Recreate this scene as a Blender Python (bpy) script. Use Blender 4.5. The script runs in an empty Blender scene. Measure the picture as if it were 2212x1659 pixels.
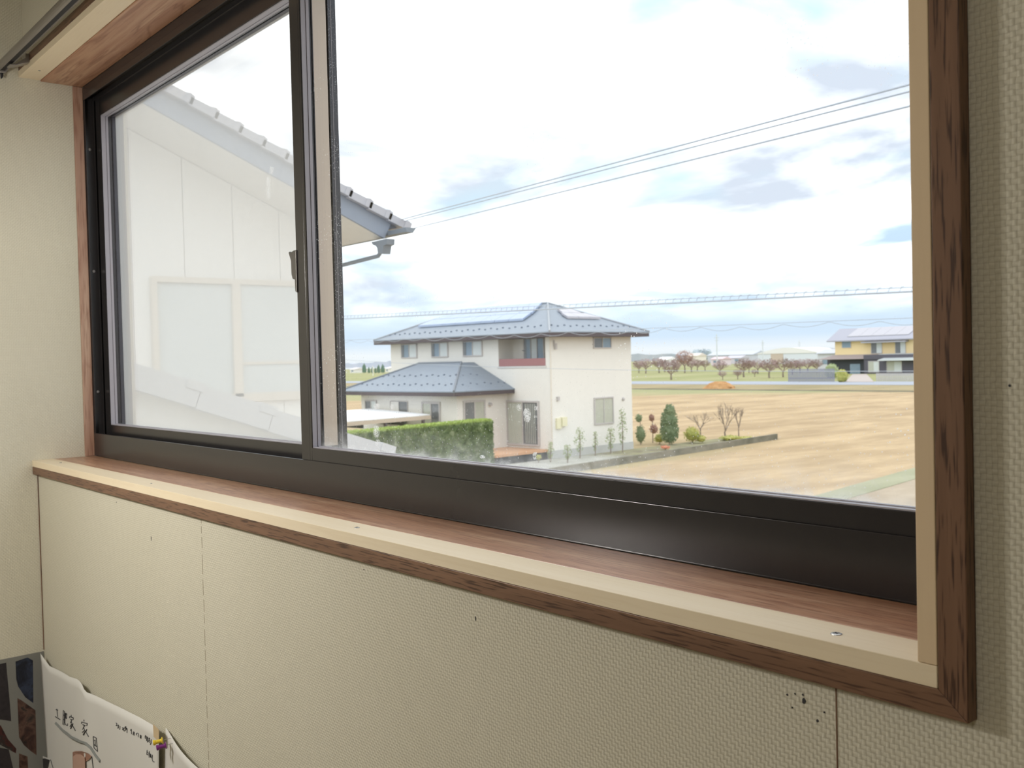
import bpy, bmesh, math, random
from mathutils import Vector, Matrix
random.seed(7)
SC = bpy.context.scene
COL = SC.collection

# ------------------------------------------------------------------ camera
W, H, FPX = 2212.0, 1659.0, 2160.26
YAW, PITCH, ROLL = math.radians(39.6636), math.radians(-1.3458), math.radians(-1.3899)
CAM = Vector((2.928, -0.739, 1.55))
FW = Vector((-math.cos(YAW)*math.cos(PITCH), math.sin(YAW)*math.cos(PITCH), math.sin(PITCH)))
_r = FW.cross(Vector((0, 0, 1))).normalized(); _u = _r.cross(FW)
RT = math.cos(ROLL)*_r + math.sin(ROLL)*_u
UP = math.cos(ROLL)*_u - math.sin(ROLL)*_r
cam = bpy.data.cameras.new('camera'); camo = bpy.data.objects.new('camera', cam); COL.objects.link(camo)
m = Matrix((RT, UP, -FW)).transposed().to_4x4(); m.translation = CAM
camo.matrix_world = m
cam.sensor_width = 36.0; cam.sensor_fit = 'HORIZONTAL'; cam.lens = FPX/W*36.0
cam.clip_start = 0.02; cam.clip_end = 6000
cam.dof.use_dof = True; cam.dof.focus_distance = 1.35; cam.dof.aperture_fstop = 16.0
SC.camera = camo

# ------------------------------------------------------------------ render look
SC.view_settings.view_transform = 'Standard'; SC.view_settings.look = 'None'
SC.view_settings.gamma = 1.0; SC.view_settings.use_curve_mapping = False
SC.view_settings.exposure = 0.34
SC.cycles.max_bounces = 10; SC.cycles.diffuse_bounces = 5; SC.cycles.glossy_bounces = 3
SC.cycles.transparent_max_bounces = 20; SC.cycles.transmission_bounces = 6
SC.cycles.sample_clamp_indirect = 6.0
SC.cycles.caustics_reflective = False; SC.cycles.caustics_refractive = False
SC.cycles.use_denoising = True

# ------------------------------------------------------------------ node helpers
class NT:
    def __init__(s, tree): s.t = tree; s.n = tree.nodes; s.l = tree.links; s.n.clear()
    def node(s, typ, ins=None, **kw):
        n = s.n.new(typ)
        for k, v in kw.items(): setattr(n, k, v)
        for k, v in (ins or {}).items():
            sk = n.inputs[k]
            if isinstance(v, bpy.types.NodeSocket): s.l.new(v, sk)
            elif isinstance(v, bpy.types.Node): s.l.new(v.outputs[0], sk)
            else: sk.default_value = v
        return n
    def math(s, op, a, b=0.0, c=0.0, clamp=False):
        n = s.node('ShaderNodeMath', {0: a, 1: b, 2: c}, operation=op); n.use_clamp = clamp
        return n.outputs[0]
    def mix(s, fac, a, b, mode='MIX'):
        n = s.node('ShaderNodeMix', data_type='RGBA', blend_type=mode)
        for k, v in ((0, fac), (6, a), (7, b)):
            if isinstance(v, bpy.types.NodeSocket): s.l.new(v, n.inputs[k])
            else: n.inputs[k].default_value = v if k == 0 else (tuple(v)+(1.0,))[:4]
        return n.outputs[2]
    def ramp(s, fac, stops, interp='LINEAR'):
        n = s.node('ShaderNodeValToRGB', {'Fac': fac}); r = n.color_ramp; r.interpolation = interp
        while len(r.elements) < len(stops): r.elements.new(0.5)
        for e, (p, c) in zip(r.elements, stops):
            e.position = p; e.color = (c, c, c, 1) if isinstance(c, (int, float)) else tuple(c)+(1,)
        return n.outputs[0]
    def noise(s, vec, scale, detail=3.0, rough=0.5, dist=0.0):
        return s.node('ShaderNodeTexNoise', {'Vector': vec, 'Scale': scale, 'Detail': detail, 'Roughness': rough, 'Distortion': dist}).outputs[0]
    def coords(s, scale=(1, 1, 1), loc=(0, 0, 0), rot=(0, 0, 0)):
        tc = s.node('ShaderNodeTexCoord')
        return s.node('ShaderNodeMapping', {'Vector': tc.outputs['Object'], 'Scale': scale, 'Location': loc, 'Rotation': rot}).outputs[0]

def new_mat(name):
    mt = bpy.data.materials.new(name); mt.use_nodes = True
    return mt, NT(mt.node_tree)

def principled(nt, color, rough=0.5, metal=0.0, spec=0.5, bump=None, bstr=0.3, bdist=0.001):
    ins = {'Base Color': color if isinstance(color, bpy.types.NodeSocket) else tuple(color)+(1,), 'Roughness': rough, 'Metallic': metal, 'Specular IOR Level': spec}
    b = nt.node('ShaderNodeBsdfPrincipled', ins)
    if bump is not None:
        bp = nt.node('ShaderNodeBump', {'Height': bump, 'Strength': bstr, 'Distance': bdist})
        nt.l.new(bp.outputs[0], b.inputs['Normal'])
    return b
def out(nt, sh): nt.node('ShaderNodeOutputMaterial', {'Surface': sh.outputs[0]})

def plain(name, color, rough=0.5, metal=0.0, spec=0.5, var=0.06, vscale=8.0):
    mt, nt = new_mat(name)
    n = nt.noise(nt.coords(), vscale, 4)
    dark = tuple(c*(1-var) for c in color); light = tuple(min(1, c*(1+var)) for c in color)
    out(nt, principled(nt, nt.mix(n, dark, light), rough, metal, spec)); return mt

# ------------------------------------------------------------------ world: broken bright overcast
wd = bpy.data.worlds.new('overcast_sky'); SC.world = wd; wd.use_nodes = True
nt = NT(wd.node_tree)
tc = nt.node('ShaderNodeTexCoord')
sep = nt.node('ShaderNodeSeparateXYZ', {0: tc.outputs['Generated']})
dz = nt.math('MAXIMUM', sep.outputs[2], 0.0)
k = nt.math('DIVIDE', 1.0, nt.math('ADD', dz, 0.20))
SKY_SEED = 2.1
cv = nt.node('ShaderNodeCombineXYZ', {0: nt.math('MULTIPLY', sep.outputs[0], k), 1: nt.math('MULTIPLY', sep.outputs[1], k), 2: SKY_SEED}).outputs[0]
cl = nt.noise(cv, 1.5, 6, 0.50, 0.3)
cl2 = nt.noise(nt.node('ShaderNodeMapping', {'Vector': cv, 'Location': (5.2, 1.4, 2.0)}).outputs[0], 1.3, 6, 0.5, 0.3)
blue = nt.ramp(dz, [(0.0, (0.72, 0.77, 0.82)), (0.008, (0.76, 0.80, 0.84)), (0.02, (0.58, 0.70, 0.84)), (0.10, (0.53, 0.68, 0.84)), (0.20, (0.58, 0.80, 0.90)), (0.45, (0.46, 0.76, 1.05)), (1.0, (0.30, 0.55, 0.95))])
cover = nt.ramp(cl, [(0.30, 0.0), (0.50, 1.0)])
shade = nt.ramp(cl2, [(0.47, 0.0), (0.66, 1.0)])
white = nt.mix(shade, (2.0, 2.0, 2.0), (0.62, 0.68, 0.79))
lowfade = nt.ramp(dz, [(0.030, 0.0), (0.085, 1.0)])
skyc = nt.mix(nt.math('MULTIPLY', cover, lowfade), blue, white)
bg = nt.node('ShaderNodeBackground', {'Color': skyc, 'Strength': 1.0})
nt.node('ShaderNodeOutputWorld', {'Surface': bg.outputs[0]})

# ------------------------------------------------------------------ geometry helpers
def ray(u, v): return FW + RT*((u-W/2)/FPX) - UP*((v-H/2)/FPX)
def on(u, v, ax, val):
    d = ray(u, v); i = 'xyz'.index(ax); return CAM + d*((val-CAM[i])/d[i])
def on_plane(u, v, p, n):
    d = ray(u, v); return CAM + d*((Vector(p)-CAM).dot(n)/d.dot(n))

class MB:
    def __init__(s): s.v = []; s.f = []
    def add(s, vs, fs):
        o = len(s.v); s.v += [tuple(p) for p in vs]; s.f += [tuple(i+o for i in f) for f in fs]; return s
    def box(s, x0, x1, y0, y1, z0, z1):
        x0, x1 = sorted((x0, x1)); y0, y1 = sorted((y0, y1)); z0, z1 = sorted((z0, z1))
        return s.add([(x0,y0,z0),(x1,y0,z0),(x1,y1,z0),(x0,y1,z0),(x0,y0,z1),(x1,y0,z1),(x1,y1,z1),(x0,y1,z1)],
                     [(3,2,1,0),(4,5,6,7),(0,1,5,4),(1,2,6,5),(2,3,7,6),(3,0,4,7)])
    def prism(s, poly, off):
        """polygon (3D points) extruded by the vector off"""
        n = len(poly); off = Vector(off); a = [Vector(p) for p in poly]; b = [p+off for p in a]
        nm = Vector((0, 0, 0))
        for i in range(n): nm += a[i].cross(a[(i+1) % n])
        fs = [tuple(range(n-1, -1, -1)), tuple(range(n, 2*n))] + [(i, (i+1) % n, n+(i+1) % n, n+i) for i in range(n)]
        if nm.dot(off) < 0: fs = [tuple(reversed(f)) for f in fs]
        return s.add(a+b, fs)
    def tube(s, pts, r, n=8, caps=True):
        pts = [Vector(p) for p in pts]; rs = r if isinstance(r, (list, tuple)) else [r]*len(pts)
        o = len(s.v); vs = []
        for i, p in enumerate(pts):
            d = (pts[min(i+1, len(pts)-1)]-pts[max(i-1, 0)]).normalized()
            a = d.orthogonal() if abs(d.z) > 0.95 else d.cross(Vector((0, 0, 1)))
            a.normalize(); b = d.cross(a)
            for j in range(n):
                t = 2*math.pi*j/n; vs.append(p+(a*math.cos(t)+b*math.sin(t))*rs[i])
        fs = []
        for i in range(len(pts)-1):
            for j in range(n):
                fs.append((i*n+j, i*n+(j+1) % n, (i+1)*n+(j+1) % n, (i+1)*n+j))
        if caps: fs += [tuple(range(n-1, -1, -1)), tuple((len(pts)-1)*n+j for j in range(n))]
        return s.add(vs, fs)
    def lathe(s, prof, org, axis, n=16):
        """prof: list of (distance along axis, radius)"""
        org = Vector(org); axis = Vector(axis).normalized()
        pts = [org+axis*t for t, _ in prof]
        a = axis.orthogonal().normalized(); b = axis.cross(a); vs = []; fs = []
        for p, (_, r) in zip(pts, prof):
            for j in range(n):
                t = 2*math.pi*j/n; vs.append(p+(a*math.cos(t)+b*math.sin(t))*max(r, 1e-5))
        for i in range(len(prof)-1):
            for j in range(n): fs.append((i*n+j, i*n+(j+1) % n, (i+1)*n+(j+1) % n, (i+1)*n+j))
        fs += [tuple(range(n-1, -1, -1)), tuple((len(prof)-1)*n+j for j in range(n))]
        return s.add(vs, fs)
    def leaves(s, n, fn, size):
        for _ in range(n):
            p = fn(); a = Vector((random.gauss(0,1), random.gauss(0,1), random.gauss(0,1))).normalized()
            b = a.orthogonal().normalized(); k = size*random.uniform(.6, 1.3)
            s.add([p-a*k, p+b*k*.5, p+a*k, p-b*k*.5], [(0, 1, 2, 3)])
        return s
    def build(s, name, mat, parent=None, bevel=0.0, smooth=False, **props):
        me = bpy.data.meshes.new(name); me.from_pydata(s.v, [], s.f); me.update()
        if bevel > 0 or True:
            bm = bmesh.new(); bm.from_mesh(me)
            if bevel > 0:
                bmesh.ops.remove_doubles(bm, verts=bm.verts, dist=1e-6)
                es = [e for e in bm.edges if len(e.link_faces) == 2 and e.calc_face_angle(0) > 0.5]
                bmesh.ops.bevel(bm, geom=es, offset=bevel, segments=2, affect='EDGES', profile=0.5, clamp_overlap=True)
            bm.to_mesh(me); bm.free()
        if smooth:
            for p in me.polygons: p.use_smooth = True
        mats = mat if isinstance(mat, (list, tuple)) else [mat]
        for mm in mats: me.materials.append(mm)
        o = bpy.data.objects.new(name, me); COL.objects.link(o)
        if parent: o.parent = parent
        for k2, v2 in props.items(): o[k2] = v2
        return o

def tag(o, label=None, category=None, group=None, kind=None):
    if label: o['label'] = label
    if category: o['category'] = category
    if group: o['group'] = group
    if kind: o['kind'] = kind
    return o
def empty(name, loc, label, category, group=None, kind=None, rotz=0.0):
    o = bpy.data.objects.new(name, None); COL.objects.link(o); o.location = loc; o.rotation_euler = (0, 0, rotz)
    o.empty_display_size = 0.1
    return tag(o, label, category, group, kind)
def copy_tree(o, parent=None):
    c = o.copy(); COL.objects.link(c); c.parent = parent
    for ch in o.children: copy_tree(ch, c)
    return c

# ------------------------------------------------------------------ materials
def wallpaper(name, ax):
    mt, nt = new_mat(name)
    tc = nt.node('ShaderNodeTexCoord'); sp = nt.node('ShaderNodeSeparateXYZ', {0: tc.outputs['Object']})
    a, z = sp.outputs[ax], sp.outputs[2]
    v = nt.node('ShaderNodeCombineXYZ', {0: a, 1: z}).outputs[0]
    wob = nt.noise(v, 60.0, 2)
    a2 = nt.math('ADD', a, nt.math('MULTIPLY', nt.math('SUBTRACT', wob, 0.5), 0.004))
    z2 = nt.math('ADD', z, nt.math('MULTIPLY', nt.math('SUBTRACT', nt.noise(v, 47.0, 2), 0.5), 0.004))
    v2 = nt.node('ShaderNodeCombineXYZ', {0: a2, 1: z2}).outputs[0]
    chk = nt.node('ShaderNodeTexChecker', {'Vector': v2, 'Scale': 1/0.0042}).outputs[1]
    def ridge(c, per): return nt.math('ABSOLUTE', nt.math('SINE', nt.math('MULTIPLY', c, math.pi/per)))
    hgt = nt.node('ShaderNodeMix', {0: chk, 2: ridge(a2, 0.0042), 3: ridge(z2, 0.0042)}, data_type='FLOAT').outputs[0]
    hgt = nt.math('MULTIPLY', hgt, nt.math('ADD', 0.55, nt.noise(v, 300.0, 2)))
    pit = nt.ramp(hgt, [(0.02, 0.0), (0.30, 1.0)])
    big = nt.noise(v, 3.0, 3)
    base = nt.mix(big, (0.62, 0.588, 0.475), (0.67, 0.638, 0.53))
    colr = nt.mix(pit, (0.42, 0.385, 0.295), base)
    out(nt, principled(nt, colr, 0.75, 0, 0.25, hgt, 0.42, 0.0011)); return mt

def wood(name, axis, light, mid, dark, rough=0.45, spec=0.35, pore=0.5, fine=1.0, flow=1.0, rings=0.0):
    mt, nt = new_mat(name)
    sc = [70.0*fine]*3; sc[axis] = 2.2*fine
    v = nt.coords(tuple(sc)); 
    sc2 = [14.0*flow]*3; sc2[axis] = 1.1*flow
    v2 = nt.coords(tuple(sc2))
    sc3 = [420.0*fine]*3; sc3[axis] = 22.0*fine
    v3 = nt.coords(tuple(sc3))
    n1 = nt.noise(v, 1.0, 4, 0.6, 0.4); n2 = nt.noise(v2, 1.0, 3, 0.5, 1.2); n3 = nt.noise(v3, 1.0, 2, 0.5)
    c = nt.mix(nt.ramp(n2, [(0.30, 0.0), (0.70, 1.0)]), mid, light)
    c = nt.mix(nt.ramp(n1, [(0.38, 0.85), (0.62, 0.0)]), c, mid)
    if rings:
        c = nt.mix(nt.math('MULTIPLY', nt.ramp(nt.math('FRACT', nt.math('MULTIPLY', n2, 7.0)), [(0.0, 1.0), (0.22, 0.0), (0.85, 0.0), (1.0, 0.8)]), rings), c, dark)
    c = nt.mix(nt.math('MULTIPLY', nt.ramp(n3, [(0.36, 1.0), (0.47, 0.0)]), pore), c, dark)
    out(nt, principled(nt, c, rough, 0, spec, n3, 0.15, 0.0005)); return mt

M = {}
M['paper_x'] = wallpaper('woven_wallpaper_front', 0)
M['paper_y'] = wallpaper('woven_wallpaper_left', 1)
DK = ((0.25, 0.140, 0.085), (0.17, 0.092, 0.056), (0.045, 0.022, 0.015))
M['casing_x'] = wood('walnut_casing_x', 0, *DK, pore=0.75)
M['casing_z'] = wood('walnut_casing_z', 2, *DK, pore=0.85)
RD = ((0.70, 0.48, 0.33), (0.46, 0.245, 0.15), (0.20, 0.075, 0.045))
M['sill_x'] = wood('red_brown_board', 0, *RD, rough=0.32, spec=0.5, pore=0.6, flow=0.8, rings=0.3)
M['head_x'] = wood('veneer_head_board', 0, (0.66, 0.44, 0.29), (0.40, 0.21, 0.13), (0.20, 0.08, 0.05), rough=0.5, pore=0.2, fine=0.45, flow=0.9, rings=0.55)
M['jamb_z'] = wood('jamb_board', 2, (0.62, 0.45, 0.34), (0.42, 0.25, 0.18), (0.22, 0.09, 0.06), rough=0.4, pore=0.5, fine=0.6, rings=0.25)
M['batten_x'] = wood('pale_batten_x', 0, (0.84, 0.73, 0.55), (0.81, 0.69, 0.50), (0.66, 0.52, 0.34), rough=0.5, pore=0.12, fine=0.6)
M['batten_z'] = wood('pale_batten_z', 2, (0.74, 0.585, 0.40), (0.71, 0.55, 0.365), (0.60, 0.46, 0.28), rough=0.5, pore=0.10, fine=0.6)
M['bronze'] = plain('bronze_aluminium', (0.034, 0.032, 0.034), 0.24, 0.3, 0.55, 0.10, 30)
M['black'] = plain('black_gasket', (0.012, 0.012, 0.016), 0.6)
M['bead'] = plain('grey_glazing_gasket', (0.36, 0.35, 0.40), 0.45)
M['beige'] = plain('stile_reflection_beige', (0.62, 0.53, 0.45), 0.35, 0.0, 0.6, 0.03, 5)  # beige stands for sky reflection and edge highlight on the bronze stiles
M['steel'] = plain('screw_steel', (0.45, 0.44, 0.43), 0.35, 0.9)
M['rail_grey'] = plain('silver_rail', (0.30, 0.28, 0.27), 0.28, 0.75)
M['white'] = plain('ceiling_white', (0.72, 0.71, 0.67), 0.8, 0, 0.2)
M['tatami'] = plain('floor_mat', (0.30, 0.24, 0.15), 0.8, 0, 0.2, 0.12, 30)
M['sheet'] = plain('drawing_paper', (0.70, 0.69, 0.66), 0.7, 0, 0.25, 0.02, 10)
M['ink'] = plain('black_ink', (0.03, 0.03, 0.035), 0.6)
M['greyink'] = plain('grey_marker', (0.22, 0.23, 0.22), 0.6)

# glass: thin pane, see-through, with weathering marks on the outer face
def glass_mat(name, dirt, smears=()):
    mt, nt = new_mat(name)
    tr = nt.node('ShaderNodeBsdfTransparent', {'Color': (0.975, 0.985, 0.98, 1)})
    gl = nt.node('ShaderNodeBsdfGlossy', {'Color': (1, 1, 1, 1), 'Roughness': 0.02})
    lw = nt.node('ShaderNodeLayerWeight', {'Blend': 0.5})
    sh = nt.node('ShaderNodeMixShader', {0: nt.math('MULTIPLY_ADD', nt.math('POWER', lw.outputs['Facing'], 4.0), 0.25, 0.012), 1: tr, 2: gl})
    if dirt:
        tc = nt.node('ShaderNodeTexCoord'); o = tc.outputs['Object']
        sp = nt.node('ShaderNodeSeparateXYZ', {0: o})
        vo = nt.node('ShaderNodeTexVoronoi', {'Vector': o, 'Scale': 170.0, 'Randomness': 1.0})
        spots = nt.ramp(vo.outputs['Distance'], [(0.13, 1.0), (0.20, 0.0)])
        patch = nt.ramp(nt.noise(o, 5.0, 3), [(0.53, 0.0), (0.66, 1.0)])
        nearz = nt.ramp(nt.math('SUBTRACT', sp.outputs[2], 1.39), [(0.0, 1.0), (0.16, 0.0)])
        rnd = nt.ramp(nt.node('ShaderNodeSeparateColor', {0: vo.outputs['Color']}).outputs[0], [(0.45, 0.0), (0.55, 1.0)])
        spotf = nt.math('MULTIPLY', nt.math('MULTIPLY', spots, rnd), nt.math('MAXIMUM', patch, nt.math('MULTIPLY', nearz, 0.6)))
        film = nt.ramp(nt.math('SUBTRACT', sp.outputs[2], 1.397), [(0.0, 0.50), (0.010, 0.16), (0.05, 0.0)])
        sm = nt.ramp(nt.noise(o, 32.0, 5, 0.7, 1.0), [(0.44, 0.4), (0.62, 1.0)])
        if dirt == 'smears': spotf, film = 0.0, 0.0
        f = nt.math('MAXIMUM', nt.math('MULTIPLY', spotf, 0.75), nt.math('MULTIPLY', film, sm), clamp=True)
        rag = nt.noise(o, 110.0, 4, 0.7, 1.5); edge = nt.math('ABSOLUTE', nt.math('SUBTRACT', rag, 0.5))
        vein = nt.ramp(edge, [(0.02, 1.0), (0.07, 0.15)])
        for (cx, cz, rx, rz, st) in smears:      # dried splashes and smudges on the pane
            dx = nt.math('DIVIDE', nt.math('SUBTRACT', sp.outputs[0], cx), rx); dz_ = nt.math('DIVIDE', nt.math('SUBTRACT', sp.outputs[2], cz), rz)
            r2 = nt.math('ADD', nt.math('MULTIPLY', dx, dx), nt.math('MULTIPLY', dz_, dz_))
            r2 = nt.math('ADD', r2, nt.math('MULTIPLY', nt.math('SUBTRACT', rag, 0.5), 1.6))
            msk = nt.ramp(r2, [(0.75, st), (1.0, 0.0)])
            f = nt.math('MAXIMUM', f, nt.math('MULTIPLY', msk, vein))
        di = nt.node('ShaderNodeBsdfDiffuse', {'Color': (0.85, 0.86, 0.87, 1)})
        tl = nt.node('ShaderNodeBsdfTranslucent', {'Color': (0.85, 0.87, 0.88, 1)})
        dd = nt.node('ShaderNodeMixShader', {0: 0.75, 1: di, 2: tl})
        sh = nt.node('ShaderNodeMixShader', {0: f, 1: sh, 2: dd})
    out(nt, sh); return mt
def smear(u, v, w, h, y, st):
    p = on(u, v, 'y', y); k = (p-CAM).dot(FW)/FPX; return (p.x, p.z, w*k*1.5, h*k, st)
M['glass_dirty'] = glass_mat('weathered_glass', True, [smear(1137, 897, 7, 16, .172, .75), smear(1120, 880, 4, 8, .172, .5), smear(1157, 882, 3, 5, .172, .6), smear(1156, 900, 2, 3, .172, .6), smear(812, 932, 7, 14, .172, .6), smear(815, 957, 6, 8, .172, .5), smear(812, 878, 9, 7, .172, .5), smear(845, 880, 4, 7, .172, .5), smear(1041, 987, 5, 4, .172, .8), smear(1155, 985, 4, 9, .172, .7)])
M['glass'] = glass_mat('clear_glass', 'smears', [smear(579, 405, 6, 26, .2, .45), smear(586, 368, 6, 9, .2, .45)])
mt, nt = new_mat('insect_mesh')
tr = nt.node('ShaderNodeBsdfTransparent'); tl = nt.node('ShaderNodeBsdfTranslucent', {'Color': (0.715, 0.725, 0.735, 1)}); df = nt.node('ShaderNodeBsdfDiffuse', {'Color': (0.8, 0.8, 0.8, 1)})
ad = nt.node('ShaderNodeMixShader', {0: 0.85, 1: df, 2: tl})
v = nt.coords((1, 1, 1)); mot = nt.noise(v, 3.0, 2)
out(nt, nt.node('ShaderNodeMixShader', {0: nt.math('ADD', 0.53, nt.math('MULTIPLY', mot, 0.06)), 1: tr, 2: ad})); M['screen'] = mt
# ================================================================== STRUCTURE: the room
S_ = dict(kind='structure')
def struct(mb, name, mat, label, cat, bevel=0.0):
    o = mb.build(name, mat, None, bevel); return tag(o, label, cat, None, 'structure')
# window wall (opening x 0..2.56, z 1.272..2.385)
b = MB()
b.box(0, 5.45, 0, .13, 0, 1.2722); b.box(2.574, 5.45, 0, .13, 1.2722, 2.385); b.box(0, 5.45, 0, .13, 2.385, 2.75)
b.box(0.0, 5.45, .13, .27, 0, 1.305); b.box(2.545, 5.45, .13, .27, 1.305, 2.35); b.box(-.12, 5.45, .13, .27, 2.35, 2.75)
wall = struct(b, 'wall_front', M['paper_x'], 'woven beige wallpapered wall holding the window', 'wall')
b = MB(); b.box(-.12, 0, -5.4, .124, 0, 2.75); b.box(-.12, 0, .151, .27, 0, 2.75)
wl = struct(b, 'wall_left', M['paper_y'], 'woven beige wallpapered side wall meeting the window', 'wall')
M['seam'] = plain('seam_brown', (.30, .25, .17), .8)
# worn seams and holes in the wallpaper
for (x, z0, z1, w) in ((1.115, .45, 1.272, .0011), (2.4545, .45, 1.272, .0013)):
    s = MB()
    zz = z0
    while zz < z1:
        l = random.uniform(.012, .05) if x < 2 else .2
        xo = x+random.uniform(-.0008, .0008)
        s.box(xo-w/2, xo+w/2, -.0004, .002, zz, min(zz+l*(.75 if x < 2 else 1), z1)); zz += l
    s.build('seam', M['seam'] if x < 2 else M['casing_z'], wall, label='dark open seam between wallpaper strips')
for (x, z, w, h) in ((.85, 1.198, .003, .013), (.639, 1.254, .003, .003), (1.956, 1.235, .002, .006), (2.406, 1.25, .0022, .0022), (2.414, 1.253, .0018, .0018),
                     (2.422, 1.254, .002, .002), (2.423, 1.249, .004, .005), (2.411, 1.24, .0018, .0018), (2.443, 1.244, .0018, .0018), (2.436, 1.235, .0026, .0026), (2.601, 1.523, .0018, .0024), (1.696, 1.257, .002, .002)):
    s = MB(); n = 8
    s.prism([(x+w/2*math.cos(2*math.pi*i/n)*random.uniform(.7, 1.2), -.0004, z+h/2*math.sin(2*math.pi*i/n)*random.uniform(.7, 1.2)) for i in range(n)], (0, .001, 0))
    s.build('puncture', M['ink'], wall)
s = MB(); s.tube([(0.0015, -.0015, .79), (.002, -.0015, 1.0), (.0015, -.0015, 1.272)], .0014, 6); s.build('corner_seam', M['casing_z'], wl)
b = MB(); b.box(5.40, 5.52, -5.4, .27, 0, 2.75); struct(b, 'wall_right', M['paper_y'], 'woven wallpapered wall behind the viewer at the right', 'wall')
b = MB(); b.box(-.12, 5.52, -5.52, -5.4, 0, 2.75); struct(b, 'wall_back', M['paper_x'], 'woven wallpapered wall opposite the window', 'wall')
b = MB(); b.box(-.12, 5.52, -5.52, .27, -.12, 0); struct(b, 'floor', M['tatami'], 'straw coloured mat floor of the room', 'floor')
b = MB(); b.box(-.12, 5.52, -5.52, .27, 2.75, 2.85); struct(b, 'ceiling', M['white'], 'off-white flat ceiling of the room', 'ceiling')

# trims: casing, battens, boards
ZB, ZBB, ZBT, CF = 1.2722, 1.2928, 1.3102, -.0138
X1, X2, X3 = 2.535, 2.551, 2.574
ZH, ZH2, ZH3 = 2.3456, 2.363, 2.384
b = MB(); b.prism([(0.0005, CF, ZB), (X3, CF, ZB), (X2, CF, ZBB), (0.0005, CF, ZBB)], (0, .0136, 0))
struct(b, 'trim_1', M['casing_x'], 'dark walnut casing strip along the bottom of the window', 'window casing', .0008)
b = MB(); b.prism([(X3, CF, ZB), (X3, CF, ZH3), (X2, CF, ZH2), (X2, CF, ZBB)], (0, .0136, 0))
struct(b, 'trim_2', M['casing_z'], 'dark walnut casing strip up the right side of the window', 'window casing', .0008)
b = MB(); b.prism([(0.0005, CF, ZH2), (X2, CF, ZH2), (X3, CF, ZH3), (0.0005, CF, ZH3)], (0, .0136, 0))
struct(b, 'trim_3', M['casing_x'], 'dark casing strip above the window behind the curtain rail', 'window casing', .0008)
b = MB(); b.box(0.0005, X2-.0004, CF-.0002, .0405, ZBB+.0003, ZBT)
sill_b = struct(b, 'trim_4', M['batten_x'], 'pale wood batten laid along the front of the sill', 'batten', .0007)
b = MB(); b.box(X1, X2-.0003, CF-.0003, .0405, ZBT+.0004, ZH-.0003)
struct(b, 'trim_5', M['batten_z'], 'pale wood batten standing upright at the right jamb', 'batten', .0007)
b = MB(); b.box(0.0005, X2-.0004, CF-.0002, .0405, ZH, ZH2-.0003)
head_b = struct(b, 'trim_6', M['batten_x'], 'pale wood batten fixed under the window head', 'batten', .0007)
b = MB(); b.box(0.0005, 2.545, .0425, .1495, 1.285, 1.3098)
struct(b, 'trim_7', M['sill_x'], 'glossy red-brown sill board behind the pale batten', 'window sill', .0008)
b = MB(); b.box(0.0005, 2.545, .0415, .1495, 2.343, 2.368)
struct(b, 'trim_8', M['head_x'], 'red-brown veneered head board over the window', 'head board', .0008)
b = MB(); b.box(-.03, .0032, .1245, .1505, 1.3103, 2.3425)
struct(b, 'trim_9', M['jamb_z'], 'thin reddish wood jamb strip at the left of the window', 'jamb', .0012)
b = MB(); b.box(2.537, 2.56, .0425, .1495, 1.3103, 2.3425)
struct(b, 'trim_10', M['jamb_z'], 'wood jamb board behind the upright pale batten', 'jamb', .0008)

def screw(org, axis, r, parent, cross=True):
    s = MB(); o = Vector(org); a = Vector(axis)
    s.lathe([(-.002, r*.8), (.0, r), (.0006, r*.95), (.0009, r*.6)], o, a, 14)
    so = s.build('screw', M['steel'], parent, smooth=False)
    e = a.orthogonal().normalized(); f = a.cross(e); q = MB()
    for d1, d2 in ((e, f), (f, e)):
        p = o+a*.00092
        q.prism([p+d1*r*.55+d2*r*.12, p-d1*r*.55+d2*r*.12, p-d1*r*.55-d2*r*.12, p+d1*r*.55-d2*r*.12], a*.0002)
    q.build('cross_recess', M['ink'], so)
for x, y, r in ((.154, .017, .0035), (.832, .010, .0022), (1.654, .015, .0042), (2.449, .0105, .0050)):
    screw((x, y, ZBT), (0, 0, 1), r, sill_b)
screw((.096, .014, ZH), (0, 0, -1), .0035, head_b)

# ------------------------------------------------------------------ the aluminium sliding window
win = empty('window_1', (1.2675, .15, 1.31), 'bronze aluminium sliding window with two glass sashes', 'window', None, 'structure')
def wpart(mb, name, mat, parent=None, bevel=0.0, **p):
    o = mb.build(name, mat, None, bevel, **p)
    o.parent = parent or win
    base = parent or win
    # keep world coordinates
    off = Vector((0, 0, 0)); q = base
    while q: off += q.location; q = q.parent
    o.location = -off
    return o
B = M['bronze']
b = MB()
b.prism([(.004, .150, 1.3103), (.004, .150, 1.3735), (.004, .1525, 1.3745), (.004, .1525, 1.352), (.004, .2085, 1.352), (.004, .2085, 1.366), (.004, .210, 1.366), (.004, .210, 1.345), (.004, .26, 1.335), (.004, .26, 1.3065), (.004, .158, 1.3065)], (2.536, 0, 0))
b.box(.004, 2.54, .1495, .1515, 1.3103, 1.3122)
b.box(.02, 2.54, .1775, .1795, 1.352, 1.360)
wpart(b, 'frame_sill', B, None, .0004)
b = MB(); b.box(0.004, 2.54, .150, .26, 2.322, 2.3425); b.box(0.004, 2.54, .150, .1525, 2.306, 2.323); b.box(0.004, 2.54, .1765, .179, 2.306, 2.323)
wpart(b, 'frame_head', B, None, .0004)
b = MB(); b.box(-.012, .0035, .151, .26, 1.3103, 2.3425); b.box(.0035, .012, .1515, .1535, 1.352, 2.32); b.box(.0035, .0135, .1745, .1775, 1.352, 2.32); b.box(.0035, .02, .2085, .2115, 1.352, 2.32)
jl = wpart(b, 'frame_jamb', B, None, .0003)
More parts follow.
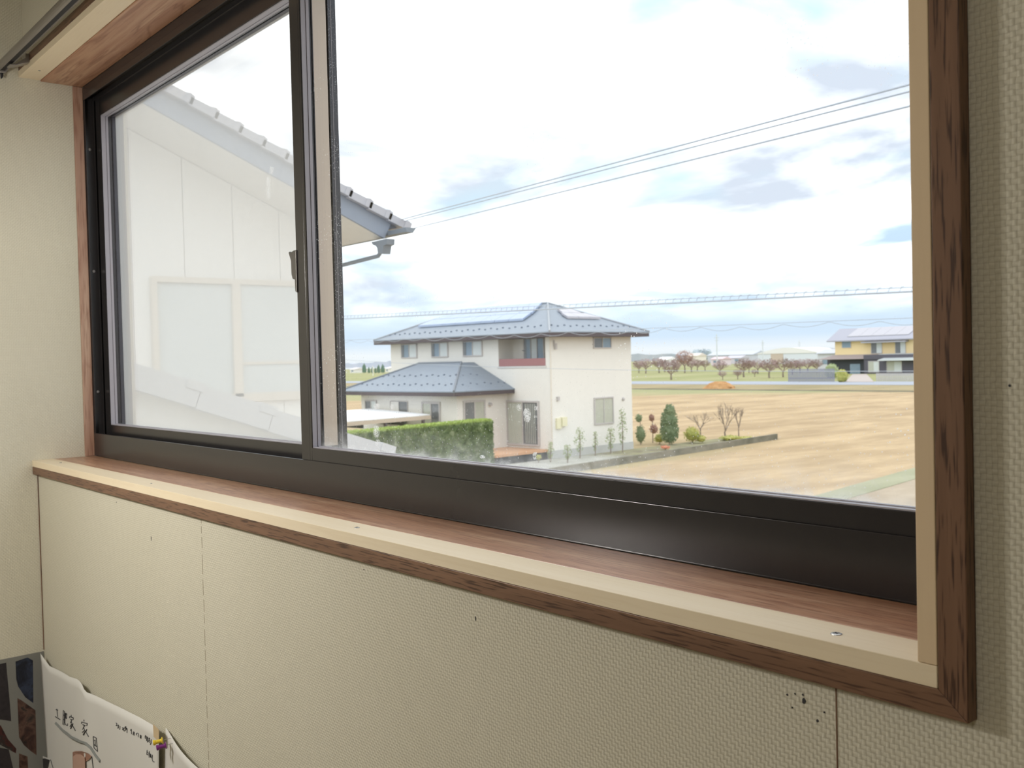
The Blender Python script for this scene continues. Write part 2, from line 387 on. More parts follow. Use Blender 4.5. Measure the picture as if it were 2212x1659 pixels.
b = MB(); b.box(2.53, 2.548, .151, .26, 1.3103, 2.3425); b.box(2.525, 2.531, .1765, .179, 1.352, 2.32)
wpart(b, 'frame_jamb', B, None, .0003)
for z in (2.172, 1.490, 1.83):
    s = MB(); s.lathe([(-.001, .004), (.0, .0042), (.0010, .0036), (.0013, .0018)], (.0035, .1645, z), (1, 0, 0), 14)
    wpart(s, 'frame_screw', M['steel'])
# sashes: (front y, back y, left x, right x)
ZG0, ZG1 = 1.398, 2.258
def sash(y0, y1, xa, xb, gx0, gx1, yg, glassm):
    b = MB()
    b.prism([(xa, y0, 1.356), (xa, y0, 2.318), (xa, y1, 2.318), (xa, y1, 1.356)], (gx0-xa, 0, 0))       # left stile
    b.prism([(gx1, y0, 1.356), (gx1, y0, 2.318), (gx1, y1, 2.318), (gx1, y1, 1.356)], (xb-gx1, 0, 0))   # right stile
    b.box(gx0, gx1, y0, y1, 1.356, ZG0-.0008); b.box(gx0, gx1, y0, y1, ZG1+.001, 2.318)
    o = wpart(b, 'sash', B, None, .0009)
    g = MB(); g.box(gx0-.004, gx1+.004, yg, yg+.003, ZG0-.004, ZG1+.004)
    wpart(g, 'glass_pane', glassm, o)
    # glazing gasket round the pane: two strips on the room side
    q = MB()
    for ya, yb, t in ((y0+.0015, yg-.0075, .0016), (yg-.0065, yg-.0005, .0026)):
        q.box(gx0, gx0+t, ya, yb, ZG0, ZG1); q.box(gx1-t, gx1, ya, yb, ZG0, ZG1)
        q.box(gx0, gx1, ya, yb, ZG0-.0006, ZG0-.0006+t); q.box(gx0, gx1, ya, yb, ZG1-t, ZG1+.0006)
    wpart(q, 'glazing_gasket', M['bead'], o)
    return o
sr = sash(.1535, .1765, 1.2270, 2.529, 1.2675, 2.49, .1715, M['glass_dirty'])
sr['label'] = 'inner sash sliding on the right half'
b = MB(); b.prism([(1.2595, .1533, 1.357), (1.2682, .1575, 1.357), (1.2682, .1600, 1.357), (1.259, .157, 1.357)], (0, 0, .96)); wpart(b, 'stile_chamfer', B, sr)
b = MB(); b.box(1.2676, 1.2687, .1578, .1604, 1.399, 2.257); wpart(b, 'edge_highlight', M['beige'], sr)  # highlight along the chamfer edge, added as a light strip
sl = sash(.1785, .2075, .019, 1.2675, .058, 1.2275, .199, M['glass'])
sl['label'] = 'outer sash standing on the left half'
b = MB(); b.box(1.2676, 1.2684, .1788, .2072, 1.399, 2.257); wpart(b, 'stile_sky_reflection', M['beige'], sl)  # sky reflection on the bronze stile, painted as a beige face
b = MB(); b.box(1.2676, 1.2690, .1768, .1788, 1.399, 2.257); wpart(b, 'weather_strip', M['black'], sl)
# crescent lock on the meeting stile
lk = MB()
lk.prism([on(u, v, 'y', .151) for u, v in ((622.5, 545.5), (625, 543.5), (629, 545), (633, 541), (639, 540), (641, 632), (637.5, 630), (636, 604), (631.5, 602.5), (629, 592), (628, 564))], (0, .011, 0))
wpart(lk, 'crescent_lock', plain('lock_metal', (0.10, 0.095, 0.09), 0.4, 0.3), sr, .0012)
# insect screen outside the left half
b = MB()
for xa, xb in ((.019, .0585), (1.2385, 1.2690)): b.prism([(xa, .2105, 1.350), (xb, .2105, 1.350), (xb, .2105, 2.318), (xa, .2105, 2.318)], (0, .0175, 0))
b.box(.058, 1.239, .2105, .228, 1.350, 1.394); b.box(.058, 1.239, .2105, .228, 2.259, 2.318)
mt, nt = new_mat('wet_black_frame'); o_ = nt.coords()
vo = nt.node('ShaderNodeTexVoronoi', {'Vector': o_, 'Scale': 330.0})
dr = nt.ramp(vo.outputs['Distance'], [(0.16, 1.0), (0.24, 0.0)])
rn = nt.ramp(nt.node('ShaderNodeSeparateColor', {0: vo.outputs['Color']}).outputs[0], [(0.62, 0.0), (0.66, 1.0)])
f_ = nt.math('MULTIPLY', nt.math('MULTIPLY', dr, rn), nt.ramp(nt.noise(o_, 12.0, 2), [(0.4, 0.0), (0.6, 1.0)]))
out(nt, principled(nt, nt.mix(f_, (0.035, 0.037, 0.05), (0.6, 0.62, 0.65)), 0.35, 0.2)); M['wetframe'] = mt
scf = wpart(b, 'insect_screen', M['wetframe'], None, .0006)
b = MB(); b.box(1.2691, 1.2696, .2165, .2175, 1.36, 2.31); wpart(b, 'spline', M['bead'], scf)
b = MB(); b.add([(.056, .2195, 1.392), (1.240, .2195, 1.392), (1.240, .2195, 2.261), (.056, .2195, 2.261)], [(0, 1, 2, 3)])
wpart(b, 'screen_mesh', M['screen'], scf)

# ------------------------------------------------------------------ curtain rail
RY, RZ = -.058, 2.362
cr = empty('curtain_rail', (.02, RY, RZ), 'silver curtain rail with black slot above the window', 'curtain rail')
b = MB(); r = .0145
prof = []
for i in range(15):
    t = math.radians(-62+i*(304/14)) ; prof.append((RY+r*math.sin(t+math.pi)*1.0, RZ-r*math.cos(t+math.pi)*1.0))
out_p = [(RY+r*math.cos(math.radians(a)), RZ+r*math.sin(math.radians(a))) for a in range(-60, 241, 20)]
in_p = [(RY+(r-.0035)*math.cos(math.radians(a)), RZ+(r-.0035)*math.sin(math.radians(a))) for a in range(240, -61, -20)]
b.prism([(-.0, y, z) for y, z in out_p+in_p], (2.62, 0, 0))
o = b.build('rail', M['rail_grey'], cr); o.location = -cr.location+Vector((.016, 0, 0))
b = MB(); b.box(.016, 2.63, RY-.009, RY+.009, RZ-.010, RZ-.003); o = b.build('slot', M['black'], cr); o.location = -cr.location
b = MB(); b.lathe([(0, .0135), (.003, .0158), (.014, .0158), (.016, .0140)], (.004, RY, RZ), (1, 0, 0), 20); o = b.build('end_cap', plain('cap_grey', (0.27, 0.25, 0.23), .5), cr); o.location = -cr.location
b = MB(); b.tube([(.012, RY, RZ-.013), (.012, RY, RZ-.024), (.0125, RY-.002, RZ-.030)], [.0045, .0035, .0015], 8); o = b.build('end_hook', M['black'], cr); o.location = -cr.location
for x in (.10, 1.25, 2.45):
    b = MB(); b.prism([(x-.016, CF-.0004, RZ+.018), (x-.016, CF-.0004, RZ-.004), (x-.016, RY+.012, RZ-.017), (x-.016, RY-.004, RZ-.019), (x-.016, RY-.004, RZ-.0165), (x-.016, RY+.010, RZ-.0135), (x-.016, -.024, RZ+.006), (x-.016, -.024, RZ+.018)], (.032, 0, 0))
    o = b.build('bracket', M['rail_grey'], cr, .001); o.location = -cr.location

# ------------------------------------------------------------------ added floor lamp out of view, fill light for the left side
PL = Vector((0.92, -0.95, 1.86))
pl = empty('fill_floor_lamp', (PL.x, PL.y, 0), 'added unseen floor lamp with a glass globe, fill light for the room', 'lamp')
LB = Vector((PL.x, PL.y, 0))
b = MB(); b.lathe([(0, .14), (.012, .145), (.022, .12), (.03, .02)], LB, (0, 0, 1), 28); o = b.build('base', M['rail_grey'], pl); o.location = -LB
b = MB(); b.tube([LB+Vector((0, 0, .02)), LB+Vector((0, 0, PL.z-.155))], .009); o = b.build('pole', M['rail_grey'], pl); o.location = -LB
mt, nt = new_mat('lit_glass_globe')
out(nt, nt.node('ShaderNodeMixShader', {0: .2, 1: nt.node('ShaderNodeBsdfTransparent'), 2: nt.node('ShaderNodeEmission', {'Color': (1.0, .93, .82, 1), 'Strength': 4.0})}))
b = MB(); b.lathe([(.15*math.cos(math.pi*(1-i/14)), .15*math.sin(math.pi*i/14)) for i in range(15)], PL, (0, 0, 1), 24); o = b.build('globe', mt, pl, smooth=True); o.location = -LB
b = MB(); b.lathe([(.045, .20), (.06, .205), (.14, .12), (.20, .03)], PL, (0, 0, 1), 28); o = b.build('uplight_cap', M['rail_grey'], pl); o.location = -LB  # cap added to keep the lamp's light off the upper wall
la = bpy.data.lights.new('fill_light', 'POINT'); la.shadow_soft_size = .12; la.energy = 55; la.color = (1.0, .965, .90)
lo = bpy.data.objects.new('fill_light', la); COL.objects.link(lo); lo.parent = pl; lo.location = (0, 0, PL.z)

# added ceiling lamp out of view, fill light for the right side
CL = Vector((3.0, -2.6, 2.75))
cl_ = empty('fill_ceiling_lamp', CL, 'added unseen round white ceiling lamp, fill light for the room', 'lamp')
b = MB(); b.lathe([(0, .28), (.03, .30), (.05, .27)], (0, 0, -.05), (0, 0, 1), 28); b.build('lamp_base', M['white'], cl_)
mt, nt = new_mat('lit_ceiling_diffuser'); out(nt, nt.node('ShaderNodeEmission', {'Color': (1.0, .95, .86, 1), 'Strength': 5.0}))
b = MB(); b.lathe([(0, .02), (.015, .16), (.03, .22), (.05, .26)], (0, 0, -.10), (0, 0, 1), 28); b.build('diffuser', mt, cl_)
la = bpy.data.lights.new('ceiling_fill', 'POINT'); la.shadow_soft_size = .2; la.energy = 15; la.color = (1.0, .95, .87)
lo = bpy.data.objects.new('ceiling_fill', la); COL.objects.link(lo); lo.parent = cl_; lo.location = (0, 0, -.32)

# ------------------------------------------------------------------ papers pinned under the window
def interp(pts, x):
    if x <= pts[0][0]: return pts[0][1]
    for (a, za), (c, zc) in zip(pts, pts[1:]):
        if x <= c: return za+(zc-za)*(x-a)/(c-a)
    return pts[-1][1]
TOP1 = [(.035, .790), (.108, .770), (.200, .776), (.282, .781), (.350, .793), (.390, .798), (.410, .795), (.422, .788), (.431, .781), (.500, .786), (.569, .791), (.680, .802), (.782, .811), (.850, .815), (.904, .818)]
def paper_y(x, z):
    lean = .007+.009*max(0.0, min(1.0, (z-.45)/.36))
    return -lean-.004*math.sin(x*16+1.2)*max(0.0, 1-x/.75)-.005*math.exp(-((x-.41)/.05)**2)
def sheet(name, xl, xr, top, zb, nx, nz, yf, mat):
    b = MB(); vs = []; fs = []
    for i in range(nx+1):
        for j in range(nz+1):
            t = j/nz; 
            x0 = xl(t) if callable(xl) else xl; x1 = xr(t) if callable(xr) else xr
            x = x0+(x1-x0)*i/nx; zt = interp(top, x); z = zb+(zt-zb)*t
            vs.append((x, yf(x, z), z))
    for i in range(nx):
        for j in range(nz):
            a = i*(nz+1)+j; fs.append((a, a+nz+1, a+nz+2, a+1))
    b.add(vs, fs)
    o = b.build(name, mat, None, smooth=True)
    sol = o.modifiers.new('thickness', 'SOLIDIFY'); sol.thickness = .0004; sol.offset = -1
    return o
poster = tag(sheet('drawing_sheet', .035, lambda t: .84+.064*t, TOP1, .46, 60, 14, paper_y, M['sheet']), 'large white paper with handwriting pinned under the window, wavy top edge', 'paper')
def crop1(x, y): return x/6.404, 1400+y/6.404          # points read off the photograph, placed on the sheet
def on_sheet(u, v, lift=.0007):
    p = on(u, v, 'y', -.014)
    for _ in range(3): p = on(u, v, 'y', paper_y(p.x, p.z)-lift)
    return p
def strokes(name, lists, r, mat, parent, fn):
    b = MB()
    for l in lists:
        pts = [on_sheet(*fn(x, y)) for x, y in l]
        b.tube(pts, r, 5)
    return b.build(name, mat, parent, kind='stuff')
title = [[(775,850),(800,858)],[(787,840),(797,950)],[(765,948),(832,990)],                         # first character
 [(876,860),(870,1055)],[(876,865),(893,875),(886,1065)],[(876,925),(890,932)],[(874,985),(888,992)],
 [(902,900),(925,908),(922,975),(902,965)],[(912,905),(911,965)],[(902,900),(899,1040),(915,1065),(935,1072),(936,1045)],
 [(985,925),(988,945)],[(962,965),(965,945),(1015,965),(1012,990)],[(975,985),(1000,992)],[(995,990),(975,1035)],[(985,1015),(1003,1060),(985,1110)],[(990,1050),(968,1085)],[(1000,1060),(975,1115)],[(1012,1045),(1003,1075)],[(1003,1070),(1042,1142)],
 [(1160,990),(1164,1015)],[(1128,1045),(1130,1022),(1208,1045),(1200,1075)],[(1145,1060),(1180,1070)],[(1172,1068),(1142,1125)],[(1155,1100),(1180,1150),(1160,1205)],[(1165,1140),(1140,1165)],[(1180,1150),(1150,1200)],[(1200,1125),(1185,1155)],[(1185,1155),(1225,1225)],
 [(1290,1225),(1300,1380)],[(1290,1222),(1332,1245),(1350,1430)],[(1300,1380),(1350,1430)],[(1305,1275),(1318,1290)],[(1316,1270),(1318,1345)],[(1300,1335),(1335,1360)]]
strokes('handwriting', title, .0011, M['ink'], poster, crop1)
strokes('pen_line', [[(775,1040),(870,1140),(1000,1240),(1100,1290),(1190,1320),(1260,1380),(1330,1490),(1388,1565)]], .0040, M['greyink'], poster, crop1)
def crop2(x, y): return 200+x/9.217, 1520+y/9.217
note = [[(465,385),(485,395)],[(462,430),(500,440)],[(480,390),(478,445)],[(505,420),(520,430),(500,490)],[(515,425),(512,490)],[(545,450),(540,520)],
 [(590,475),(606,480),(592,520),(610,525)],[(625,480),(620,530)],[(650,455),(640,490)],[(645,480),(685,495)],[(665,455),(660,520),(625,545)],[(655,500),(690,520)],[(688,500),(685,580)],
 [(765,505),(752,530),(770,540),(772,510),(775,605)],[(812,560),(806,620)],[(812,560),(830,570),(826,635)],[(808,590),(826,598)],
 [(875,585),(872,625)],[(890,585),(912,600),(908,665)],[(948,625),(946,680)],[(948,625),(970,640),(966,690),(946,678)],[(948,650),(968,660)],
 [(1045,640),(1050,700)],[(1060,630),(1045,680)],[(1075,650),(1075,740)],[(1078,680),(1095,690)],[(1095,660),(1092,770)],[(1115,690),(1140,700)],[(1130,680),(1112,760)],[(1120,730),(1145,740),(1135,780)],[(1165,710),(1165,780),(1148,815)],
 [(1085,925),(1080,1010)],[(1080,960),(1100,968)],[(1075,1008),(1108,1018)],[(1130,950),(1125,1070)],[(1112,985),(1145,1000)],[(1150,1000),(1150,1070)],[(1162,1010),(1165,1080)],[(1190,1020),(1185,1100),(1200,1150),(1225,1160)]]
strokes('handwriting', note, .0008, M['ink'], poster, crop2)
def patch(name, pts, mat, parent, fn, lift, label=None):
    ps = [on_sheet(*fn(x, y), lift=lift) for x, y in pts]
    b = MB(); b.prism(ps, (0, -.0003, 0)); o = b.build(name, mat, parent)
    if label: o['label'] = label
    return o
def blotch(name, cols, scale):
    mt, nt = new_mat(name)
    n = nt.noise(nt.coords(), scale, 4, .6, .6); st = []
    n_ = len(cols)
    out(nt, principled(nt, nt.ramp(n, [(.3+.4*i/(n_-1), c) for i, c in enumerate(cols)]), .3, 0, .4)); return mt
M['ph_a'] = blotch('photo_print_blue', ((.005,.006,.009), (.008,.011,.022), (.03,.04,.075), (.012,.015,.02)), 22)
M['ph_b'] = blotch('photo_print_brown', ((.01,.008,.008), (.05,.022,.018), (.11,.06,.045), (.015,.015,.015)), 30)
M['ph_c'] = blotch('photo_print_red', ((.01,.005,.006), (.06,.014,.014), (.02,.02,.02), (.10,.07,.06)), 34)
M['ph_d'] = blotch('photo_print_dark', ((.008,.008,.012), (.03,.025,.03), (.01,.01,.012)), 18)
M['tan_p'] = plain('printed_tan', (.40, .22, .16), .4); M['pink_p'] = plain('printed_pink', (.62, .40, .32), .4)
patch('photo', [(1005,1440),(1040,1425),(1130,1425),(1220,1455),(1265,1495),(1230,1545),(1180,1570),(1182,1700),(1010,1700)], M['tan_p'], poster, crop1, .0022, 'brown and pink cut-out print')
patch('photo', [(1012,1500),(1050,1470),(1120,1470),(1170,1510),(1178,1580),(1180,1700),(1016,1700)], M['pink_p'], poster, crop1, .0040)
patch('photo', [(530,1500),(600,1495),(690,1530),(740,1700),(545,1700)], M['sheet'], poster, crop1, .0022)
patch('photo', [(548,1530),(620,1525),(690,1550),(660,1640),(640,1700),(552,1700)], M['ph_d'], poster, crop1, .0030, 'dark photograph with white border')
strokes('pen_line', [[(1270,1500),(1280,1580),(1295,1700)], [(700,1545),(730,1650),(735,1700)]], .0013, M['ink'], poster, crop1)
# second sheet, overlapped by the first and curling away from the wall
TOP2 = [(.86, .817), (.93, .816), (1.00, .811), (1.09, .807), (1.30, .80)]
def paper2_y(x, z): return -.003-.020*max(0.0, math.sin((x-.91)*7.0))*max(0.0, min(1.0, (z-.45)/.36))-.003*math.sin(z*40)*max(0, min(1, (x-.92)*8))
tag(sheet('paper_sheet', lambda t: .86+.045*t, 1.24, TOP2, .46, 40, 14, paper2_y, M['sheet']), 'second white paper curling behind the push pins', 'paper')
b = MB(); b.prism([(.885, -.0215, .824), (.917, -.0215, .821), (.916, -.0215, .796), (.886, -.0215, .798)], (0, .0004, 0))
tag(b.build('tape_piece', plain('tan_tape', (.62, .48, .30), .5)), 'small tan tape scrap behind the yellow push pin', 'tape')
def push_pin(org, axis, mat, label):
    o = empty('push_pin', org, label, 'push pin')
    b = MB(); b.lathe([(0, .0065), (.0018, .0070), (.0028, .0045), (.005, .0036), (.013, .0040), (.015, .0052), (.018, .0056), (.0188, .0050)], (0, 0, 0), axis, 18); b.build('pin_grip', mat, o, smooth=False)
    a = Vector(axis).normalized(); b = MB(); b.tube([Vector((0, 0, 0)), -a*.02], .0006, 6); b.build('needle', M['steel'], o)
push_pin((.955, -.021, .800), (-.42, -1, -.18), plain('purple_plastic', (.19, .025, .20), .35), 'purple push pin in the top corner of the white papers')
push_pin((.940, -.022, .806), (-.40, -1, -.16), plain('yellow_plastic', (.80, .60, .05), .35), 'yellow push pin beside the purple one')
# collage of photographs on the side wall, paper and prints darkened to paint its shade
col = MB(); col.prism([(.0005, -.002, .785), (.0005, -.62, .779), (.0005, -.62, .30), (.0005, -.002, .30)], (.0012, 0, 0))
collage = tag(col.build('photo_collage', plain('shaded_collage_paper', (.20, .20, .185), .6)), 'sheet of dark photographs stuck on the side wall', 'photo collage')
def wallpatch(pts, mat, lift):
    ps = [on(*crop1(x, y), 'x', .0018+lift) for x, y in pts]
    b = MB(); b.prism(ps, (.0004, 0, 0)); return b.build('photo', mat, collage)
wallpatch([(215,185),(380,130),(455,170),(460,760),(350,680),(250,530),(225,430)], M['ph_a'], 0)
wallpatch([(240,690),(310,730),(490,860),(505,1480),(420,1420),(330,1340),(262,1230)], M['ph_b'], 0)
wallpatch([(-250,280),(85,200),(95,330),(130,700),(155,1010),(-10,985),(-250,940)], M['ph_d'], 0)
wallpatch([(-250,1010),(10,1070),(110,1260),(225,1390),(220,1455),(-10,1330),(-250,1250)], M['ph_c'], 0)
wallpatch([(-250,1330),(120,1400),(190,1700),(-250,1700)], M['ph_d'], 0)
wallpatch([(262,1455),(380,1500),(390,1720),(265,1720)], M['ph_b'], 0)

# ================================================================== OUTDOORS
G = -3.40
# ---- materials
M['stucco'] = plain('cream_stucco', (0.77, 0.745, 0.70), .85, 0, .2, .03, 3)
M['stucco2'] = plain('white_siding', (0.78, 0.765, 0.735), .8, 0, .2, .02, 3)
M['slate'] = None
def roofmat(name, c, course):
    mt, nt = new_mat(name); tc = nt.node('ShaderNodeTexCoord'); sp = nt.node('ShaderNodeSeparateXYZ', {0: tc.outputs['Object']})
    saw = nt.math('FRACT', nt.math('MULTIPLY', sp.outputs[2], 1/course))
    n = nt.noise(tc.outputs['Object'], 2.2, 4)
    cc = nt.mix(n, tuple(x*.9 for x in c), tuple(x*1.1 for x in c))
    cc = nt.mix(nt.ramp(saw, [(0, .35), (.12, 0)]), cc, tuple(x*.6 for x in c))
    out(nt, principled(nt, cc, .5, 0, .5, saw, .4, .01)); return mt
M['slate'] = roofmat('grey_blue_slates', (0.222, 0.258, 0.308), .11)
M['fascia'] = plain('brown_fascia', (0.08, 0.062, 0.07), .6)
M['frame_g'] = plain('grey_window_frame', (0.50, 0.47, 0.46), .5)
M['pane_b'] = plain('blue_pane', (0.22, 0.30, 0.38), .08, 0, .8, .2, 2)
M['pane_d'] = plain('dark_pane', (0.16, 0.17, 0.18), .08, 0, .8, .2, 2)
M['pane_c'] = plain('curtained_pane', (0.48, 0.49, 0.42), .12, 0, .7, .15, 6)
M['pane_l'] = plain('pale_pane', (0.62, 0.66, 0.66), .1, 0, .7, .08, 4)
M['concrete'] = plain('grey_concrete', (0.50, 0.50, 0.48), .85, 0, .2, .1, 2)
M['solar'] = plain('solar_cells', (0.36, 0.43, 0.57), .4, 0, .3, .06, 4)
M['solar2'] = plain('pale_solar_cells', (0.46, 0.45, 0.49), .4, 0, .3, .05, 4)
M['maroon'] = plain('maroon_panel', (0.36, 0.17, 0.175), .6)
M['deckwood'] = plain('orange_deck', (0.60, 0.33, 0.18), .6, 0, .3, .12, 3)
M['darkgap'] = plain('dark_underside', (0.05, 0.055, 0.065), .8)
M['trunk'] = plain('bark', (0.25, 0.20, 0.165), .85, 0, .2, .2, 6)
M['twig'] = plain('reddish_twigs', (0.36, 0.26, 0.25), .85, 0, .2, .2, 3)
def leafmat(name, a, b2, sc=3.0):
    mt, nt = new_mat(name); n = nt.noise(nt.coords(), sc, 3)
    c = nt.ramp(n, [(.3, a), (.7, b2)])
    p = principled(nt, c, .6, 0, .3); tl = nt.node('ShaderNodeBsdfTranslucent', {'Color': c})
    out(nt, nt.node('ShaderNodeMixShader', {0: .25, 1: p, 2: tl})); return mt
M['hedge'] = leafmat('hedge_leaves', (0.11, 0.17, 0.065), (0.25, 0.32, 0.13), 1.6)
M['shrub'] = leafmat('shrub_leaves', (0.19, 0.26, 0.15), (0.32, 0.38, 0.22))
M['sap'] = leafmat('sapling_leaves', (0.30, 0.38, 0.20), (0.44, 0.48, 0.26))
M['yellowleaf'] = leafmat('yellow_green_leaves', (0.38, 0.42, 0.12), (0.55, 0.50, 0.16))
M['pine'] = leafmat('conifer', (0.11, 0.20, 0.14), (0.17, 0.27, 0.20), .5)
M['rust'] = leafmat('rusty_leaves', (0.34, 0.20, 0.16), (0.46, 0.28, 0.22), .5)

mt, nt = new_mat('hedge_leaves_skylit_top'); tc = nt.node('ShaderNodeTexCoord'); sp = nt.node('ShaderNodeSeparateXYZ', {0: tc.outputs['Object']})
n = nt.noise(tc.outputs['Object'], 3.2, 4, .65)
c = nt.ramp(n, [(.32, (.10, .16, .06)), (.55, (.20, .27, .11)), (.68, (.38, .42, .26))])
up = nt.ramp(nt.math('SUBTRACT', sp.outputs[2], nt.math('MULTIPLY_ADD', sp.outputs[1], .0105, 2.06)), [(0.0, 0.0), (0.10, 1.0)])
c = nt.mix(up, c, (.40, .50, .14))  # sky-lit top rim put into the leaf colour as yellow-green
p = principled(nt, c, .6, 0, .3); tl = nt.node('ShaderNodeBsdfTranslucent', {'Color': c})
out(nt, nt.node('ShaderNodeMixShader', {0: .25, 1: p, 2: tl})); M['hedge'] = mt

# ---- ground
def fieldmat():
    mt, nt = new_mat('dry_field'); tc = nt.node('ShaderNodeTexCoord'); o = tc.outputs['Object']
    sp = nt.node('ShaderNodeSeparateXYZ', {0: o})
    v = nt.node('ShaderNodeMapping', {'Vector': o, 'Scale': (1, .30, 1)}).outputs[0]
    n1 = nt.noise(v, .42, 5, .6); n2 = nt.noise(v, .07, 4, .55, .5); n3 = nt.noise(v, 2.2, 4, .7)
    tan = nt.mix(nt.ramp(n1, [(.36, 0), (.64, 1)]), (0.36, 0.26, 0.155), (0.535, 0.40, 0.245))
    tan = nt.mix(nt.ramp(n3, [(.35, .45), (.6, 0)]), tan, (0.37, 0.275, 0.17))
    olive = nt.mix(n1, (0.27, 0.275, 0.14), (0.36, 0.345, 0.19))
    # olive stubble at the far edge of the field, wider towards -x, and green turf along the garden kerb
    far = nt.math('ADD', nt.math('SUBTRACT', sp.outputs[1], 82.0), nt.math('MULTIPLY', nt.math('ADD', sp.outputs[0], 105.0), -.73))
    far = nt.math('ADD', far, nt.math('MULTIPLY', nt.math('SUBTRACT', n2, .5), 50.0))
    f1 = nt.ramp(nt.math('MULTIPLY_ADD', far, .03, .5), [(.35, 0), (.75, 1)])
    near = nt.math('ADD', nt.math('ADD', sp.outputs[0], 28.4), nt.math('MULTIPLY', nt.math('SUBTRACT', sp.outputs[1], 30.0), .14))
    near = nt.math('ADD', near, nt.math('MULTIPLY', nt.math('SUBTRACT', n1, .5), 3.0))
    f2 = nt.math('MULTIPLY', nt.ramp(nt.math('MULTIPLY_ADD', near, .5, .5), [(.3, .7), (.95, 0)]), nt.ramp(nt.math('MULTIPLY', sp.outputs[1], .02), [(.5, 1), (1.0, 0)]))
    c = nt.mix(f2, nt.mix(f1, tan, olive), (0.37, 0.345, 0.18))
    out(nt, principled(nt, c, .95, 0, .1, n3, .6, .15)); return mt
b = MB(); b.box(-900, 700, 3, 1500, G-.5, G)
struct(b, 'ground_field', fieldmat(), 'dry straw coloured field spreading out behind the garden', 'field')
def band(name, y0, y1, z, mat, label, cat, x0=-420, x1=60):
    b = MB(); b.box(x0, x1, y0, y1, G-.2, z); return struct(b, name, mat, label, cat)
def noisy(name, a, c, sc, bump=.05):
    mt, nt = new_mat(name); o = nt.coords((1, .5, 1)); n = nt.noise(o, sc, 5, .6)
    out(nt, principled(nt, nt.ramp(n, [(.35, a), (.65, c)]), .95, 0, .1, n, .5, bump)); return mt
band('ground_verge', 115.5, 134, G+.06, noisy('olive_verge', (.27, .225, .125), (.36, .29, .17), .15), 'olive strip of rough ground before the road', 'verge')
band('ditch', 113.0, 115.5, G+.03, noisy('dark_ditch', (.13, .12, .09), (.22, .20, .14), .2), 'dark ditch line along the far side of the field', 'ditch', -420, -58)
band('road', 134, 149, G+.10, plain('pale_asphalt', (.34, .36, .41), .9, 0, .2, .04, .1), 'pale grey road crossing behind the field', 'road')
band('orchard_lawn', 149, 330, G+.08, noisy('orchard_grass', (.26, .27, .115), (.345, .33, .175), .05), 'light green grass under the orchard trees', 'lawn')
# grass path in the lower right of the field
b = MB(); b.prism([(-13.2, 7.0, G-.1), (-16.6, 27.0, G-.1), (-18.9, 40.5, G-.1), (-29.0, 112, G-.1), (-27.6, 112, G-.1), (-17.5, 40.2, G-.1), (-15.4, 27.0, G-.1), (-12.0, 7.0, G-.1)], (0, 0, .13))
struct(b, 'grass_path', noisy('path_grass', (.27, .275, .17), (.35, .345, .23), .6), 'green grass path running across the dry field', 'path')
b = MB(); b.prism([(-12.0, 7.0, G-.1), (-15.4, 27.0, G-.1), (-17.5, 40.2, G-.1), (-27.6, 112, G-.1), (40, 112, G-.1), (40, 7, G-.1)], (0, 0, .11))
struct(b, 'ground_plot', noisy('mown_plot', (.34, .27, .19), (.45, .37, .275), .8), 'mown beige plot right of the grass path', 'plot')

# ---- main house in its own frame: x = along the front, y = depth, corner at the origin
HO = Vector((-33.845, 32.219, G)); HA = math.radians(4.0)
EX = Vector((math.cos(HA), math.sin(HA), 0)); EY = Vector((-math.sin(HA), math.cos(HA), 0))
def hloc(p): q = p-HO; return Vector((q.dot(EX), q.dot(EY), q.z))
def hz(u, v, z): return hloc(on(u, v, 'z', G+z))
house = empty('house', HO, 'cream two-storey house with grey hip roof and solar panels', 'house', rotz=HA)
L, D, ZE = 12.98, 6.25, 6.31
b = MB()
# walls with the balcony recess cut out of the front (s .3..3.72, z 4.62..6.12, depth 1.5)
def wallbox(b, s0, s1, w0, w1, z0, z1): b.box(-s1, -s0, w0, w1, z0, z1)
BD = 1.05
wallbox(b, 0, L, BD, D, .44, 6.2); wallbox(b, 0, .30, 0, BD, .44, 6.2); wallbox(b, 3.72, L, 0, BD, .44, 6.2); wallbox(b, .30, 3.72, 0, BD, .44, 4.62)
b.build('wall', M['stucco'], house)
b = MB(); wallbox(b, -.02, L, .0-.02, D+.02, -.1, .44); b.build('foundation', M['concrete'], house)
def hip(b, s0, s1, w0, w1, ze, rs0, rs1, rw, zr, th):
    e = [(-s0, w0, ze), (-s1, w0, ze), (-s1, w1, ze), (-s0, w1, ze)]; r0 = (-rs0, rw, zr); r1 = (-rs1, rw, zr)
    lo = [(x, y, z-th) for x, y, z in e]
    b.add(e+[r0, r1]+lo, [(0, 5-0, 1)][:0]+[(1, 0, 4, 5), (0, 3, 4), (3, 2, 5, 4), (2, 1, 5), (6, 7, 8, 9), (0, 1, 7, 6), (1, 2, 8, 7), (2, 3, 9, 8), (3, 0, 6, 9)])
b = MB(); hip(b, -.72, 13.7, -.72, 6.97, ZE, 3.10, 9.95, 3.125, 7.976, .05); roof = b.build('roof', M['slate'], house)
b = MB(); wallbox(b, -.70, 13.68, -.70, 6.95, ZE-.25, ZE-.051); b.build('fascia', M['fascia'], house)
b = MB(); b.tube([(-3.10, 3.125, 8.0), (-9.95, 3.125, 8.0)], .06, 6)
for x, y in ((.72, -.72), (.72, 6.97)): b.tube([(-3.10, 3.125, 8.0), (x, y, ZE+.02)], .055, 6)
for x, y in ((-13.7, -.72), (-13.7, 6.97)): b.tube([(-9.95, 3.125, 8.0), (x, y, ZE+.02)], .055, 6)
b.build('ridge_cap', plain('ridge_metal', (.33, .35, .38), .5), roof)
SL = (7.976-ZE)/(3.125+.72)
